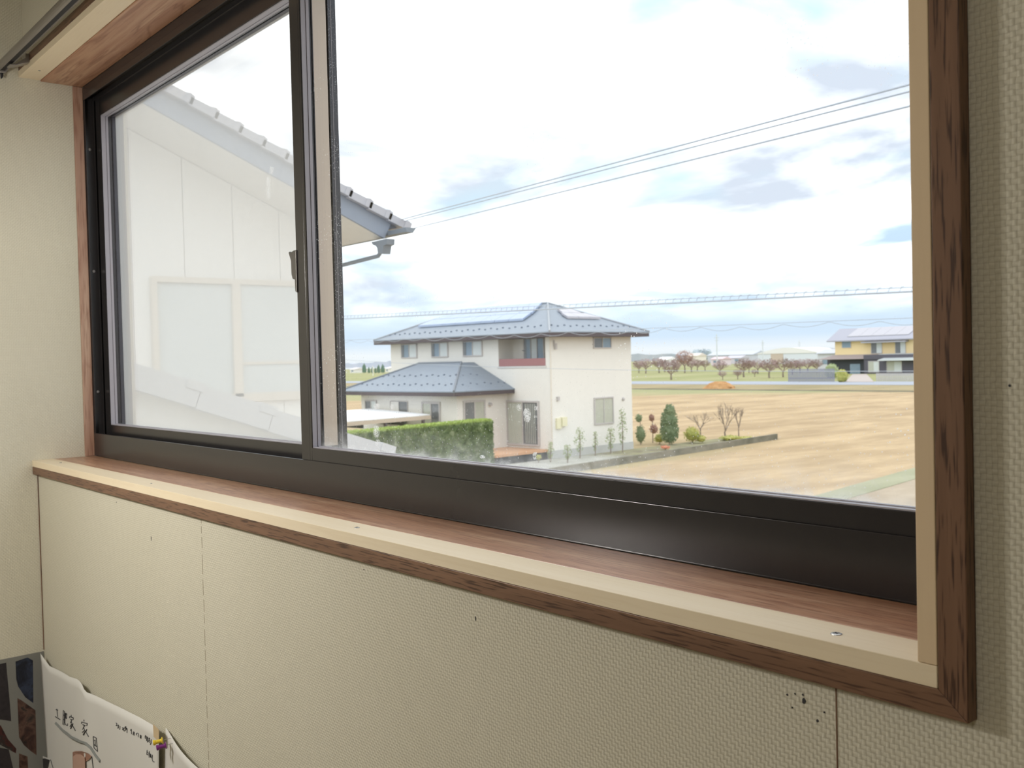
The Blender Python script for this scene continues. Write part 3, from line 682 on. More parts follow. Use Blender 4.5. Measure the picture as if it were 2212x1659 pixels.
def guards(b, s0, s1, base, inset, step, ze, slope, side=None):
    s = s0; i = 0
    while s < s1:
        for q in (0, 1):
            a = s+.32*q; dd = inset-.12*q
            p = (-a, base+dd, ze+slope*dd) if side is None else (side-dd, a, ze+slope*dd)
            b.box(p[0]-.035, p[0]+.035, p[1]-.035, p[1]+.035, p[2]-.02, p[2]+.055)
        s += step; i += 1
b = MB(); guards(b, .6, 12.6, -.72, .75, .92, ZE, SL); guards(b, .2, 6, 0, .75, .92, ZE, SL, side=.72)
M['guard'] = plain('guard_metal', (.15, .18, .23), .6)
b.build('snow_guard', M['guard'], roof, kind='stuff')
def slope_panel(poly, mat, name='solar_panel', label=None):
    b = MB(); b.prism(poly, (0, 0, .12)); o = b.build(name, mat, house)
    if label: o['label'] = label
    return o
def fz(w): return ZE+SL*(w+.72)
def sz(s): return ZE+SL*(s+.72)
def cells(b0, b1, sa0, sa1, sb0, sb1, n, rows):   # panels between two w levels, s limits at lower and upper edge
    for r in range(rows):
        t0, t1 = r/rows, (r+1)/rows; w0 = b0+(b1-b0)*t0; w1 = b0+(b1-b0)*t1
        l0, l1 = sa0+(sb0-sa0)*t0, sa0+(sb0-sa0)*t1; r0, r1 = sa1+(sb1-sa1)*t0, sa1+(sb1-sa1)*t1
        for i in range(n):
            f0, f1 = i/n, (i+1)/n; g = .012
            P = [(-(l0+(r0-l0)*f0)-g, w0+g, fz(w0)+.04), (-(l0+(r0-l0)*f1)+g, w0+g, fz(w0)+.04), (-(l1+(r1-l1)*f1)+g, w1-g, fz(w1)+.04), (-(l1+(r1-l1)*f0)-g, w1-g, fz(w1)+.04)]
            slope_panel(P, M['solar'])
cells(.76, 1.50, 2.62, 11.35, 2.75, 10.9, 8, 1); cells(1.55, 2.90, 2.72, 10.9, 3.30, 9.9, 8, 2)
def spanelR(s0, s1, w00, w01, w10, w11, n):
    for i in range(n):
        f0, f1 = i/n, (i+1)/n; g = .012
        P = [(-s0, w00+(w01-w00)*f0+g, sz(s0)+.04), (-s0, w00+(w01-w00)*f1-g, sz(s0)+.04), (-s1, w10+(w11-w10)*f1-g, sz(s1)+.04), (-s1, w10+(w11-w10)*f0+g, sz(s1)+.04)]
        slope_panel(P, M['solar2'])
spanelR(.86, 1.38, 2.25, 4.85, 2.35, 4.15, 3); spanelR(1.42, 1.95, 2.50, 3.95, 2.65, 3.75, 2)

def hwin(name, s0, s1, z0, z1, w, panes, face='front', fw=.06, dep=.06, frame=None, label=None):
    """window on the front (face towards -y at depth w) or on the right side (face towards +x at offset w)"""
    frame = frame or M['frame_g']
    def bx(b, a0, a1, d0, d1, c0, c1):
        if face == 'front': b.box(-a1, -a0, w-d1, w-d0, c0, c1)
        else: b.box(w+d0, w+d1, a0, a1, c0, c1)
    b = MB(); bx(b, s0, s1, 0, dep, z0, z0+fw); bx(b, s0, s1, 0, dep, z1-fw, z1); bx(b, s0, s0+fw, 0, dep, z0+fw, z1-fw); bx(b, s1-fw, s1, 0, dep, z0+fw, z1-fw)
    n = len(panes); a0, a1 = s0+fw, s1-fw; st = (a1-a0)/n
    for i in range(1, n): bx(b, a0+st*i-fw*.35, a0+st*i+fw*.35, 0, dep*.9, z0+fw, z1-fw)
    wo = b.build(name, frame, house)
    if label: wo['label'] = label
    for i, pm in enumerate(panes):
        b = MB(); bx(b, a0+st*i, a0+st*(i+1), .005, dep*.45, z0+fw*.8, z1-fw*.8); b.build('pane', M[pm], wo)
    return wo
for s0, s1 in ((10.48, 11.95), (7.74, 9.19), (4.93, 6.50)): 
    wo = hwin('window', s0, s1, 5.22, 6.05, 0, ['pane_l', 'pane_b'])
    b = MB(); b.box(-s1+.06, -s1+.26, -.045, -.03, 5.28, 5.99); b.build('dark_gap', M['pane_d'], wo)
hwin('window', 3.20, 4.62, 5.46, 6.05, 0, ['pane_d', 'pane_b'], 'side')
hwin('window', 3.16, 4.68, 1.52, 2.93, 0, ['pane_c', 'pane_c'], 'side', .07)
# balcony: glazed door at the back, maroon parapet, pale sill
hwin('balcony_door', 1.36, 2.86, 4.66, 6.1, BD, ['pane_b', 'pane_l', 'pane_b'], 'front', .06, .07)
b = MB(); b.box(-3.70, -.32, .02, .08, 4.66, 5.03); b.build('balcony_panel', M['maroon'], house)
b = MB(); b.box(-3.80, -.24, -.04, .06, 4.56, 4.65); b.build('balcony_sill', plain('pale_sill', (.62, .60, .58), .6), house)
b = MB(); b.tube([(-1.75, .06, 5.05), (-1.75, .06, 6.1)], .03, 6); b.tube([(-1.75, .06, 5.4), (-2.0, .06, 5.45)], .02, 6); b.build('balcony_post', M['pane_d'], house)
# garden door with curtains
gd = hwin('garden_door', .80, 3.16, .62, 2.90, 0, ['pane_d', 'pane_c'], 'front', .09, .09)
b = MB()
for i in range(9): b.tube([(-3.0+i*.11, -.055, .75), (-3.0+i*.11, -.055, 2.75)], .03, 5)
for i in range(6): b.tube([(-1.75+i*.13, -.055, .75), (-1.75+i*.13, -.055, 2.75)], .02, 5)
b.build('curtain', plain('sheer_curtain', (.55, .56, .50), .8), gd)
b = MB(); b.tube([(.05, -.02, .5), (.05, -.02, 5.95)], .035, 8); b.build('downspout', plain('cream_pipe', (.68, .62, .54), .5), house)
b = MB(); b.box(0, .10, .30, .62, 1.50, 2.03); b.box(0, .16, .64, .98, 1.62, 2.06); b.build('meter_box', plain('yellowed_box', (.74, .70, .50), .5), house)
b = MB(); b.lathe([(0, .09), (.06, .09), (.10, .05)], (0, 5.5, 2.76), (1, 0, 0), 10); b.build('vent_hood', M['frame_g'], house)
b = MB(); b.box(0, .12, .30, .42, 5.45, 5.75); b.box(0, .08, .25, .31, 5.6, 5.9); b.build('cable_bracket', M['frame_g'], house)
b = MB(); b.box(0, .10, .40, .55, 2.9, 3.1); b.build('wall_lamp', M['frame_g'], house)
# single-storey wing
WS, WL, WW = 3.15, 11.25, -3.40
b = MB(); wallbox(b, WS, WL, WW, -.001, .40, 3.40); b.build('wing_wall', M['stucco'], house)
b = MB(); wallbox(b, WS-.02, WL, WW-.02, -.001, -.1, .40); b.build('foundation', M['concrete'], house)
WE = 3.51; WSL = (4.91-WE)/3.2
e = [(-2.55, -4.1, WE), (-12.2, -4.1, WE), (-12.2, -.001, WE), (-2.55, -.001, WE), (-5.65, -.9, 4.91), (-9.2, -.9, 4.91), (-5.65, -.001, 4.91), (-9.2, -.001, 4.91)]
lo = [(x, y, WE-.05) for x, y, z in e[:4]]
b = MB(); b.add(e+lo, [(1, 0, 4, 5), (0, 3, 6, 4), (4, 6, 7, 5), (2, 1, 5, 7), (8, 9, 10, 11), (0, 1, 9, 8), (1, 2, 10, 9), (3, 0, 8, 11)])
wr = b.build('wing_roof', M['slate'], house)
b = MB(); b.box(-12.18, -2.57, -4.08, -.001, WE-.24, WE-.051); b.build('fascia', M['fascia'], house)
b = MB(); b.tube([(-5.65, -.9, 4.93), (-9.2, -.9, 4.93)], .06, 6); b.tube([(-5.65, -.9, 4.93), (-2.55, -4.1, WE+.02)], .055, 6); b.tube([(-9.2, -.9, 4.93), (-12.2, -4.1, WE+.02)], .055, 6)
b.build('ridge_cap', plain('ridge_dark', (.17, .19, .22), .5), wr)
b = MB()
guards(b, 3.6, 11.4, -4.1, .75, .95, WE, WSL); guards(b, 4.4, 10.4, -4.1, 1.75, .95, WE, WSL)
guards(b, -3.3, -.4, 0, .75, .95, WE, WSL, side=-2.55); guards(b, -2.4, -.6, 0, 1.75, .95, WE, WSL, side=-2.55)
b.build('snow_guard', M['guard'], wr, kind='stuff')
hwin('window', 9.80, 10.87, 2.20, 2.98, WW, ['pane_l', 'pane_d'])
wo = hwin('entrance_door', 7.07, 8.57, .5, 2.95, WW, ['pane_d', 'stucco'], 'front', .03)
hwin('window', 4.42, 5.90, .62, 2.95, WW, ['pane_d', 'pane_c'], 'front', .10)
hwin('window', -3.02, -1.55, .75, 3.0, -WS, ['pane_d', 'pane_c'], 'side', .09)
b = MB(); b.lathe([(0, .07), (.08, .07), (.12, .1), (.2, .06)], (-WS, -1.25, 2.78), (1, 0, -.3), 10); b.build('wall_lamp', M['frame_g'], house)

# wooden deck in front of the garden door
A = hz(1104, 986, .50); Bq = hz(1183, 971, .50)
deck = MB(); zt = .50
deck.box(-4.2, Bq.x, A.y, -.03, zt-.12, zt)
dk = empty('wooden_deck', HO, 'orange-brown wooden deck at the garden door', 'deck', rotz=HA)
deck.build('deck_boards', M['deckwood'], dk)
b = MB(); b.box(-4.1, Bq.x-.08, A.y+.1, -.05, .0, zt-.121); b.build('deck_base', M['darkgap'], dk)

# garden yard, kerb wall and planting
K0 = hloc(on(1240, 1020, 'z', G)); K1 = hloc(on(1680, 949, 'z', G))
yard = MB(); yard.prism([(-.0, -8, -.1), (K0.x-.1-(K1.x-K0.x)/(K1.y-K0.y)*(K0.y+8), -8, -.1), (K1.x-.1, K1.y, -.1), (-.0, K1.y, -.1)], (0, 0, .14))
def hstruct(mb, name, mat, label, cat):
    o = mb.build(name, mat); o.location = HO; o.rotation_euler = (0, 0, HA); return tag(o, label, cat, None, 'structure')
mt, nt = new_mat('yard_ground'); o_ = nt.coords(); n = nt.noise(o_, 1.2, 5, .65); sp = nt.node('ShaderNodeSeparateXYZ', {0: o_})
soil = nt.ramp(nt.math('MULTIPLY_ADD', sp.outputs[1], .2, 0.0), [(.35, 0), (.75, 1)])
c = nt.mix(soil, nt.ramp(n, [(.35, (.36, .36, .32)), (.65, (.48, .475, .43))]), nt.ramp(n, [(.35, (.20, .17, .13)), (.6, (.31, .30, .17))]))
out(nt, principled(nt, c, .95, 0, .1, n, .5, .05))
hstruct(yard, 'ground_yard', mt, 'pale gravel yard beside the cream house', 'yard')
kd = (K1-K0).normalized(); kn = Vector((kd.y, -kd.x, 0)); Ka = K0-kd*4
b = MB(); b.prism([Ka+Vector((0, 0, -.1)), K1+Vector((0, 0, -.1)), K1-kn*.16+Vector((0, 0, -.1)), Ka-kn*.16+Vector((0, 0, -.1))], (0, 0, .42))
hstruct(b, 'kerb_wall', noisy('mossy_concrete', (.15, .145, .11), (.27, .25, .20), 1.5, .02), 'low dark mossy kerb wall between garden and field', 'kerb')

def rnd_ell(c, rx, ry, rz):
    def f():
        while True:
            p = Vector((random.uniform(-1, 1), random.uniform(-1, 1), random.uniform(-1, 1)))
            if .25 < p.length < 1: return Vector((c[0]+p.x*rx, c[1]+p.y*ry, c[2]+p.z*rz))
    return f
def blob(b, c, rx, ry, rz, seed=0, n=12, m_=8, amp=.12):
    rs = random.Random(seed); vs = []; fs = []
    for i in range(m_+1):
        ph = math.pi*i/m_
        for j in range(n):
            t = 2*math.pi*j/n; k2 = 1+rs.uniform(-amp, amp)
            vs.append((c[0]+rx*k2*math.sin(ph)*math.cos(t), c[1]+ry*k2*math.sin(ph)*math.sin(t), c[2]+rz*k2*math.cos(ph)))
    for i in range(m_):
        for j in range(n): fs.append((i*n+j, (i+1)*n+j, (i+1)*n+(j+1) % n, i*n+(j+1) % n))
    b.add(vs, fs)
def plant(name, pos, label, cat, trunk_h, blobs, mat, nl, ls, group=None, tr=.03):
    """stem plus one foliage mesh: blobs = (dx, dy, z, rx, rz)"""
    o = empty(name, pos, label, cat, group)
    b = MB(); b.tube([(0, 0, -.05), (.02, .01, trunk_h*.5), (0, 0, trunk_h)], [tr, tr*.8, tr*.5], 6); b.build('stem', M['trunk'], o)
    b = MB()
    for i, (dx, dy, z, rx, rz) in enumerate(blobs):
        if mat is not M['sap']: blob(b, (dx, dy, z), rx*.75, rx*.75, rz*.78, i)
        b.leaves(int(nl*rx*rz*6)+30, rnd_ell((dx, dy, z), rx, rx, rz), ls)
    b.build('foliage', mat, o, kind='stuff'); return o
def gp(u, v): return on(u, v, 'z', G+.04)
# hedge
HP0, HP1 = Vector((-31.0, 10.0, G)), Vector((-32.0, 27.05, G))
hd = (HP1-HP0).normalized(); hn = Vector((hd.y, -hd.x, 0)); HL = (HP1-HP0).length
hed = empty('clipped_hedge', HP0, 'long clipped green hedge in front of the cream house', 'hedge')
b = MB(); zt0, zt1 = 2.12, 2.30
vs = []; NX, NZ = 90, 12; rs = random.Random(3)
for i in range(NX+1):
    t = i/NX; p = hd*HL*t; zt = zt0+(zt1-zt0)*t
    for (off, zf) in [(0, j/NZ) for j in range(NZ+1)]+[(-.35, 1.0), (-.8, 1.0), (-.8, 0.0)]:
        q = p+hn*(off+rs.uniform(-.05, .04)); vs.append((q.x, q.y, zt*zf+rs.uniform(-.03, .03)))
R_ = NZ+4; fs = []
for i in range(NX):
    for j in range(R_-1): fs.append((i*R_+j, (i+1)*R_+j, (i+1)*R_+j+1, i*R_+j+1))
fs.append(tuple(range(R_))); fs.append(tuple(NX*R_+j for j in range(R_-1, -1, -1)))
b.add(vs, fs)
def hleaf():
    t = random.random()**.6; p = hd*HL*t; zt = zt0+(zt1-zt0)*t
    if random.random() < .75: q = p+hn*random.uniform(-.02, .06); z = zt*random.random()
    else: q = p+hn*random.uniform(-.8, .02); z = zt+random.uniform(-.02, .07)
    return Vector((q.x, q.y, z))
b.leaves(26000, hleaf, .05)
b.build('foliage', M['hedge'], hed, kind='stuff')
b = MB()
for i in range(24): q = hd*HL*(i+.5)/24-hn*.4; b.tube([(q.x, q.y, -.1), (q.x, q.y, 1.2)], .03, 5)
b.build('stems', M['trunk'], hed, kind='stuff')

# saplings along the side of the house
sp_ = [(1189, 998, 1.0, .22), (1226, 1000, .9, .25), (1253, 990, 1.55, .32), (1286, 984, 1.25, .16), (1319, 980, 1.35, .28), (1345, 977, 2.3, .30)]
words = ['short yellowish sapling at the house corner beside the deck', 'short leafy sapling second from the deck', 'leafy green sapling below the meter box side of the wall', 'slim sapling in front of the side wall centre', 'bushy sapling with rusty base under the ground-floor side window', 'tallest sapling beside the far end of the side wall']
for (u, v, h, r), wd_ in zip(sp_, words):
    plant('garden_sapling', gp(u, v), wd_, 'sapling', h*.9, [(0, 0, h*.55, r, h*.25), (.05, 0, h*.82, r*.7, h*.2), (-.05, .03, h*.3, r*.55, h*.14)], M['sap'], 90, .045, 'saplings along the house wall')
p = gp(1163, 999); plant('flower_clump', p, 'small orange-yellow plant at the foot of the deck', 'plant', .2, [(0, 0, .25, .16, .16)], M['yellowleaf'], 90, .04)
# shrubs right of the house
plant('topiary_shrub', gp(1384, 959), 'dark ball-topped shrub at the far corner of the cream house', 'shrub', 1.3, [(0, 0, .55, .32, .55), (-.1, 0, 1.45, .22, .26)], M['shrub'], 260, .05)
plant('topiary_shrub', gp(1410, 955), 'ball-topped shrub with rusty head left of the conical shrub', 'shrub', 1.35, [(.1, 0, .75, .28, .30), (-.05, 0, 1.4, .2, .24)], M['rust'], 200, .05)
plant('low_bush', gp(1425, 958), 'low yellow-green bush at the foot of the conical shrub', 'bush', .3, [(0, 0, .3, .35, .28)], M['yellowleaf'], 260, .05)
p = gp(1446, 960)
plant('conical_shrub', p, 'tall dense green conical shrub in the garden', 'shrub', 1.8, [(0, 0, .75, .56, .75), (.02, 0, 1.35, .50, .75), (.06, 0, 1.85, .32, .45)], M['shrub'], 700, .05)
plant('low_bush', gp(1495, 957), 'low yellow-green bush right of the conical shrub', 'bush', .4, [(0, 0, .5, .5, .45), (.5, .2, .25, .3, .22)], M['yellowleaf'], 300, .05)
plant('low_bush', gp(1578, 951.5), 'yellow-green ground cover under the bare garden trees', 'bush', .2, [(0, 0, .15, .7, .16), (.9, .3, .14, .6, .14)], M['yellowleaf'], 300, .05)
plant('flower_clump', gp(1437, 972), 'small clump of red-orange flowers by the kerb wall', 'plant', .15, [(0, 0, .14, .3, .10)], leafmat('red_flowers', (.65, .22, .12), (.78, .34, .20)), 300, .04)
def branch(b, p, d, l, r, depth, rs, spread=.6):
    q = p+d*l; b.tube([p, p+d*l*.5+Vector((rs.uniform(-1, 1), rs.uniform(-1, 1), 0))*l*.05, q], [r, r*.85, r*.65], 4 if depth < 2 else 6, False)
    if depth == 0: return
    for _ in range(3 if depth > 1 else rs.choice((2, 3))):
        e = (d+Vector((rs.uniform(-1, 1), rs.uniform(-1, 1), rs.uniform(-.25, .6)))*spread).normalized()
        branch(b, p+d*l*rs.uniform(.65, 1), e, l*rs.uniform(.6, .85), r*.6, depth-1, rs, spread)
def bare_tree(name, pos, h, label, cat, seed, group=None, crown=None, mat=None, th=.30, r=.06, spread=.75, depth=4, twig=None):
    o = empty(name, pos, label, cat, group); rs = random.Random(seed)
    b = MB(); b.tube([(0, 0, -.1), (rs.uniform(-.03, .03)*h, 0, h*th)], [r*1.3, r], 7); b.build('trunk', M['trunk'], o)
    b = MB(); 
    for i in range(4):
        t = 2*math.pi*i/4+rs.uniform(-.5, .5); branch(b, Vector((0, 0, h*th)), Vector((math.cos(t)*spread, math.sin(t)*spread, 1)).normalized(), h*(1-th)*.36, r*.6, depth-1, rs, spread)
    b.build('branches', mat or M['trunk'], o)
    return o
bare_tree('bare_tree', gp(1513, 953), 2.0, 'bare crooked young tree left in the garden bed', 'tree', 5, 'bare garden trees', r=.035, th=.35)
bare_tree('bare_tree', gp(1567, 949), 2.5, 'largest bare forked young tree in the garden bed', 'tree', 8, 'bare garden trees', r=.045, th=.18, spread=.5)
bare_tree('bare_tree', gp(1596, 947), 2.0, 'slender bare young tree near the end of the kerb wall', 'tree', 11, 'bare garden trees', r=.03, th=.3, spread=.3)

# ---- carport beside the hedge
cp = empty('carport', (-38, 24, G), 'flat white carport roof with beige beam behind the hedge', 'carport')
def cpart(b, n, mt_): o = b.build(n, mt_, cp); o.location = -cp.location; return o
P0, P1 = Vector((-38, 19.5, -1.21)), Vector((-38, 27.9, -1.09))
b = MB(); b.prism([P0, P1, P1+Vector((0, 0, -.18)), P0+Vector((0, 0, -.18))], (-.12, 0, 0)); cpart(b, 'front_beam', plain('beige_beam', (.56, .46, .37), .5))
b = MB(); b.prism([P0+Vector((-.1, 0, .01)), P1+Vector((-.1, 0, .01)), Vector((-43.6, 27.9, -.90)), Vector((-43.6, 19.5, -1.1))], (0, 0, .05)); cpart(b, 'roof_sheet', plain('white_roof_sheet', (.86, .87, .88), .4))
b = MB(); b.box(-43.6, -43.4, 19.5, 27.9, -1.35, -.95); cpart(b, 'rear_beam', M['darkgap'])
for y in (20.2, 22.8, 25.2, 27.4):
    b = MB(); b.box(-38.12, -38.0, y, y+.12, G, P0.z+(y-19.5)/8.4*.12-.17); cpart(b, 'post', M['fascia'])
for y in (21.2, 24.0, 26.4):
    b = MB(); b.box(-43.3, -38.15, y, y+.1, -1.50, -1.32); cpart(b, 'rafter', M['darkgap'])

# ---- gabled wing next door, seen through the left sash
def sc(y, z): return (-.739+1.8*(y+.739), 1.55+1.8*(z-1.55))
GX, BX = -6.85, -6.03
gb = empty('gabled_building', (GX, 2, G), 'white gabled building with grey tiled verge seen through the left sash', 'building')
def gpart(b, n, mt_, parent=None, bevel=0, **p):
    o = b.build(n, mt_, None, bevel, **p); o.parent = parent or gb; o.location = -gb.location; return o
def gsub(b, n, mt_, parent): o = b.build(n, mt_, parent); return o
yc = on(700, 600, 'x', GX).y
RS = .425; y0r = -1.2
def und(y): return 2.877+(4.99-y)*RS             # underside of the roof
b = MB(); b.prism([(GX-.02, y0r, G), (GX-.02, yc, G), (GX-.02, yc, und(yc)-.002), (GX-.02, y0r, und(y0r)-.002)], (-6, 0, 0)); gpart(b, 'wall_core', M['stucco2'])
y = 2.64-.52*6
while y < yc:
    y1 = min(y+.52, yc)
    if y1 > y0r and y1-y > .1:
        a = max(y, y0r)+.004; b = MB(); b.prism([(GX-.02, a, G), (GX-.02, y1-.004, G), (GX-.02, y1-.004, und(y1)-.003), (GX-.02, a, und(a)-.003)], (.02, 0, 0)); gpart(b, 'siding_panel', M['stucco2'])
    y += .52
b = MB(); b.prism([(BX-.03, y0r, und(y0r)), (BX-.03, 4.99, und(4.99)), (BX-.03, 4.99, und(4.99)+.03), (BX-.03, y0r, und(y0r)+.03)], (-6.5, 0, 0)); gpart(b, 'soffit', plain('beige_soffit', (.68, .65, .60), .8))
b = MB(); b.prism([(BX-.03, y0r, und(y0r)+.031), (BX-.03, 4.99, und(4.99)+.031), (BX-.03, 5.03, und(4.99)+.09), (BX-.03, 5.24, 3.0), (BX-.03, 5.12, 3.07), (BX-.03, y0r, 3.07+(5.12-y0r)*RS)], (-6.5, 0, 0)); gpart(b, 'roof_slab', plain('blue_grey_underlay', (.20, .23, .29), .7))
b = MB(); b.prism([(BX, y0r, und(y0r)-.005), (BX, 4.995, und(4.99)-.01), (BX, 5.05, und(4.99)+.09), (BX, 5.10, 3.07), (BX, y0r, 3.07+(5.10-y0r)*RS)], (-.03, 0, 0)); gpart(b, 'bargeboard', plain('blue_grey_board', (.24, .275, .34), .6))
tm = plain('grey_verge_tile', (.42, .42, .46), .45, 0, .5, .06, 3)
d = Vector((0, 1, -RS)).normalized(); nrm = Vector((0, RS, 1)).normalized()
yt = 5.30-.235*27
for i in range(27):
    p = Vector((BX+.06, yt, 3.075+(5.12-yt)*RS+.012)); b = MB()
    q = [p-d*.03-nrm*.075, p+d*.255-nrm*.060, p+d*.255+nrm*.025, p+d*.215+nrm*.032, p+d*.175+nrm*.018, p-d*.03+nrm*.006]
    b.prism(q, (-.32, 0, 0)); b.prism([p+d*.17-nrm*.066+Vector((.006, 0, 0)), p+d*.215-nrm*.066+Vector((.006, 0, 0)), p+d*.215+nrm*.034+Vector((.006, 0, 0)), p+d*.17+nrm*.020+Vector((.006, 0, 0))], (-.06, 0, 0))
    gpart(b, 'verge_tile', tm); yt += .235
b = MB(); b.prism([(-12, 5.02, 3.02), (-12, 5.30, 2.985), (-12, 5.32, 3.03), (-12, 5.02, 3.12)], (12-6.36, 0, 0)); gpart(b, 'eave_tiles', tm)
gm = plain('gutter_grey', (.20, .23, .27), .5)
b = MB(); b.prism([(-5.68, 5.03, 2.945), (-5.68, 5.04, 2.90), (-5.68, 5.12, 2.893), (-5.68, 5.16, 2.945)], (-6, 0, 0)); gpart(b, 'gutter', gm)
hp = on(817, 533, 'x', -6.12)
b = MB(); hz_ = hp.z
hq = [on(700+x/7.214, 370+y/7.213, 'y', hp.y-.05) for x, y in ((738, 1103), (975, 1048), (970, 1135), (925, 1160), (905, 1285), (840, 1285), (825, 1190), (800, 1160), (755, 1143))]
b.prism(hq, (0, .1, 0)); gpart(b, 'rain_hopper', gm)
b = MB(); e_ = on(735, 574, 'y', hp.y); n_ = on(821, 547, 'y', hp.y); n2_ = on(817, 553, 'y', hp.y); b.tube([n_+Vector((0, 0, .05)), n_, n2_, e_, e_+(e_-n2_)*.3], .022, 8); gpart(b, 'downpipe', gm)
# its large frosted window
wy0, wz1 = on(322, 597, 'x', GX).y, on(322, 597, 'x', GX).z
wy1, wz0 = 4.62, on(640, 862, 'x', GX).z
my0, my1 = on(496, 612, 'x', GX).y, on(514, 612, 'x', GX).y
fm = plain('beige_window_frame', (.62, .56, .48), .5)
b = MB(); X0, X1_ = GX+.001, GX+.06
t = .055
b.box(X0, X1_, wy0, wy0+t, wz0, wz1); b.box(X0, X1_, wy1-t, wy1, wz0, wz1); b.box(X0, X1_, wy0+t, wy1-t, wz1-t, wz1); b.box(X0, X1_, wy0+t, wy1-t, wz0, wz0+t*1.6); b.box(X0, X1_, my0, my1, wz0+t, wz1-t)
wf = gpart(b, 'window', fm)
mt, nt = new_mat('frosted_pane'); n = nt.noise(nt.coords(), 1.4, 3); out(nt, principled(nt, nt.mix(n, (.50, .54, .54), (.60, .63, .63)), .35, 0, .6))
mz = on(600, 783, 'x', GX).z
b = MB(); b.box(X0, GX+.02, wy0+t*.8, my0+.01, wz0+t, wz1-t*.8); gsub(b, 'pane', mt, wf)
b = MB(); b.box(X0, GX+.03, my1-.01, wy1-t*.8, wz0+t, wz1-t*.8); gsub(b, 'pane', mt, wf)
b = MB(); b.box(GX+.03, GX+.045, my1, wy1-t, mz-.015, mz+.015); gsub(b, 'sash_rail', fm, wf)
# ---- lower tiled roof edge in front of it
lr = empty('tiled_roof_edge', (-1.4, 1.2, G), 'pale grey tiled lower roof edge stepping down below the left sash', 'roof edge')
def lpart(b, n, mt_): o = b.build(n, mt_, lr); o.location = -lr.location; return o
ls_ = .357
def ltop(y): return 1.595-(y-.655)*ls_
b = MB(); b.prism([(-1.27, -.0+.34, G), (-1.27, 1.80, G), (-1.27, 1.80, ltop(1.80)-.06), (-1.27, .34, ltop(.34)-.06)], (-1.6, 0, 0)); lpart(b, 'wall', M['stucco2'])
b = MB(); b.prism([(-1.26, .34, ltop(.34)-.055), (-1.26, 1.88, ltop(1.88)-.055), (-1.26, 1.88, ltop(1.88)-.02), (-1.26, .34, ltop(.34)-.02)], (-1.8, 0, 0)); lpart(b, 'roof_slab', tm)
rt_ = plain('pale_ridge_tile', (.56, .56, .58), .5, 0, .4, .06, 6)
d = Vector((0, 1, -ls_)).normalized(); nrm = Vector((0, ls_, 1)).normalized()
ends = [.34, .655, .972, 1.303, 1.62, 1.925]
for a, e_ in zip(ends, ends[1:]):
    p = Vector((-1.2, a, ltop(a))); l = (e_-a)/d.y; b = MB()
    b.prism([p-nrm*.11, p+d*(l-.003)-nrm*.105, p+d*(l-.003), p-nrm*.008], (-.22, 0, 0)); X4 = Vector((.004, 0, 0))
    b.prism([p+d*(l-.07)-nrm*.035+X4, p+d*(l+.012)-nrm*.035+X4, p+d*(l+.012)+nrm*.004+X4, p+d*(l-.07)+nrm*.004+X4], (-.23, 0, 0)); lpart(b, 'ridge_tile', rt_)

# ---- mound, poles, orchard, town
mb_ = gp(1552, 839.5); dep = (mb_-CAM).dot(FW)
mo = MB(); vs = []; fs = []; n = 22; rs = random.Random(5)
prof = [(0, 1.0), (.35, .97), (.62, .72), (.84, .30), (1.0, 0)]
for r_, (q, hgt) in enumerate(prof):
    for j in range(n):
        t = 2*math.pi*j/n; k2 = 1+rs.uniform(-.1, .1); vs.append((q*2.9*k2*math.cos(t)+(.4*hgt), q*1.6*k2*math.sin(t), hgt*1.05*(1+rs.uniform(-.08, .08))))
for r_ in range(len(prof)-1):
    for j in range(n): fs.append((r_*n+j, (r_+1)*n+j, (r_+1)*n+(j+1) % n, r_*n+(j+1) % n))
mo.add(vs, fs); o = mo.build('soil_mound', noisy('orange_soil', (.42, .225, .10), (.52, .31, .15), 1.0)); o.location = (mb_.x, mb_.y, G+.02)
tag(o, 'heap of orange soil by the road', 'soil mound')

def scaled_proto(seed, rusty=False):
    rs = random.Random(seed); o = empty('orchard_tree', (0, 0, -50), 'x', 'tree')
    b = MB(); b.tube([(0, 0, -.05), (.02, 0, .16), (0, 0, .30)], [.045, .035, .03], 6); b.build('trunk', M['trunk'], o)
    b = MB()
    for i in range(5):
        t = 2*math.pi*i/5+rs.uniform(-.4, .4); branch(b, Vector((0, 0, .28)), Vector((math.cos(t), math.sin(t), .9)).normalized(), .27, .017, 3, rs, .8)
    b.build('branches', M['twig'], o)
    b = MB(); b.leaves(800 if rusty else 520, rnd_ell((0, 0, .66), .42, .42, .30), .035); b.build('twigs', M['rust'] if rusty else M['twig'], o, kind='stuff')
    return o
protos = [scaled_proto(21), scaled_proto(22), scaled_proto(23)]; rusty = scaled_proto(31, True)
orch = [(1380,806,782),(1395,807,779),(1424,806,777),(1436,804,781),(1450,821,787),(1462,804,779),(1479,806,763),(1494,804,778),(1507,802,780),(1523,801,781),
        (1555,811,783),(1561,821,804),(1594,820,801),(1607,815,780),(1618,806,781),(1637,808,780),(1630,814,800),(1662,817,781),(1692,815,779),(1712,810,781),(1728,806,780),(1745,805,779),(1764,806,780)]
ords = ['first','second','third','fourth','fifth','sixth','seventh','eighth','ninth','tenth','eleventh','twelfth','thirteenth','fourteenth','fifteenth','sixteenth','seventeenth','eighteenth','nineteenth','twentieth','twenty-first','twenty-second','twenty-third']
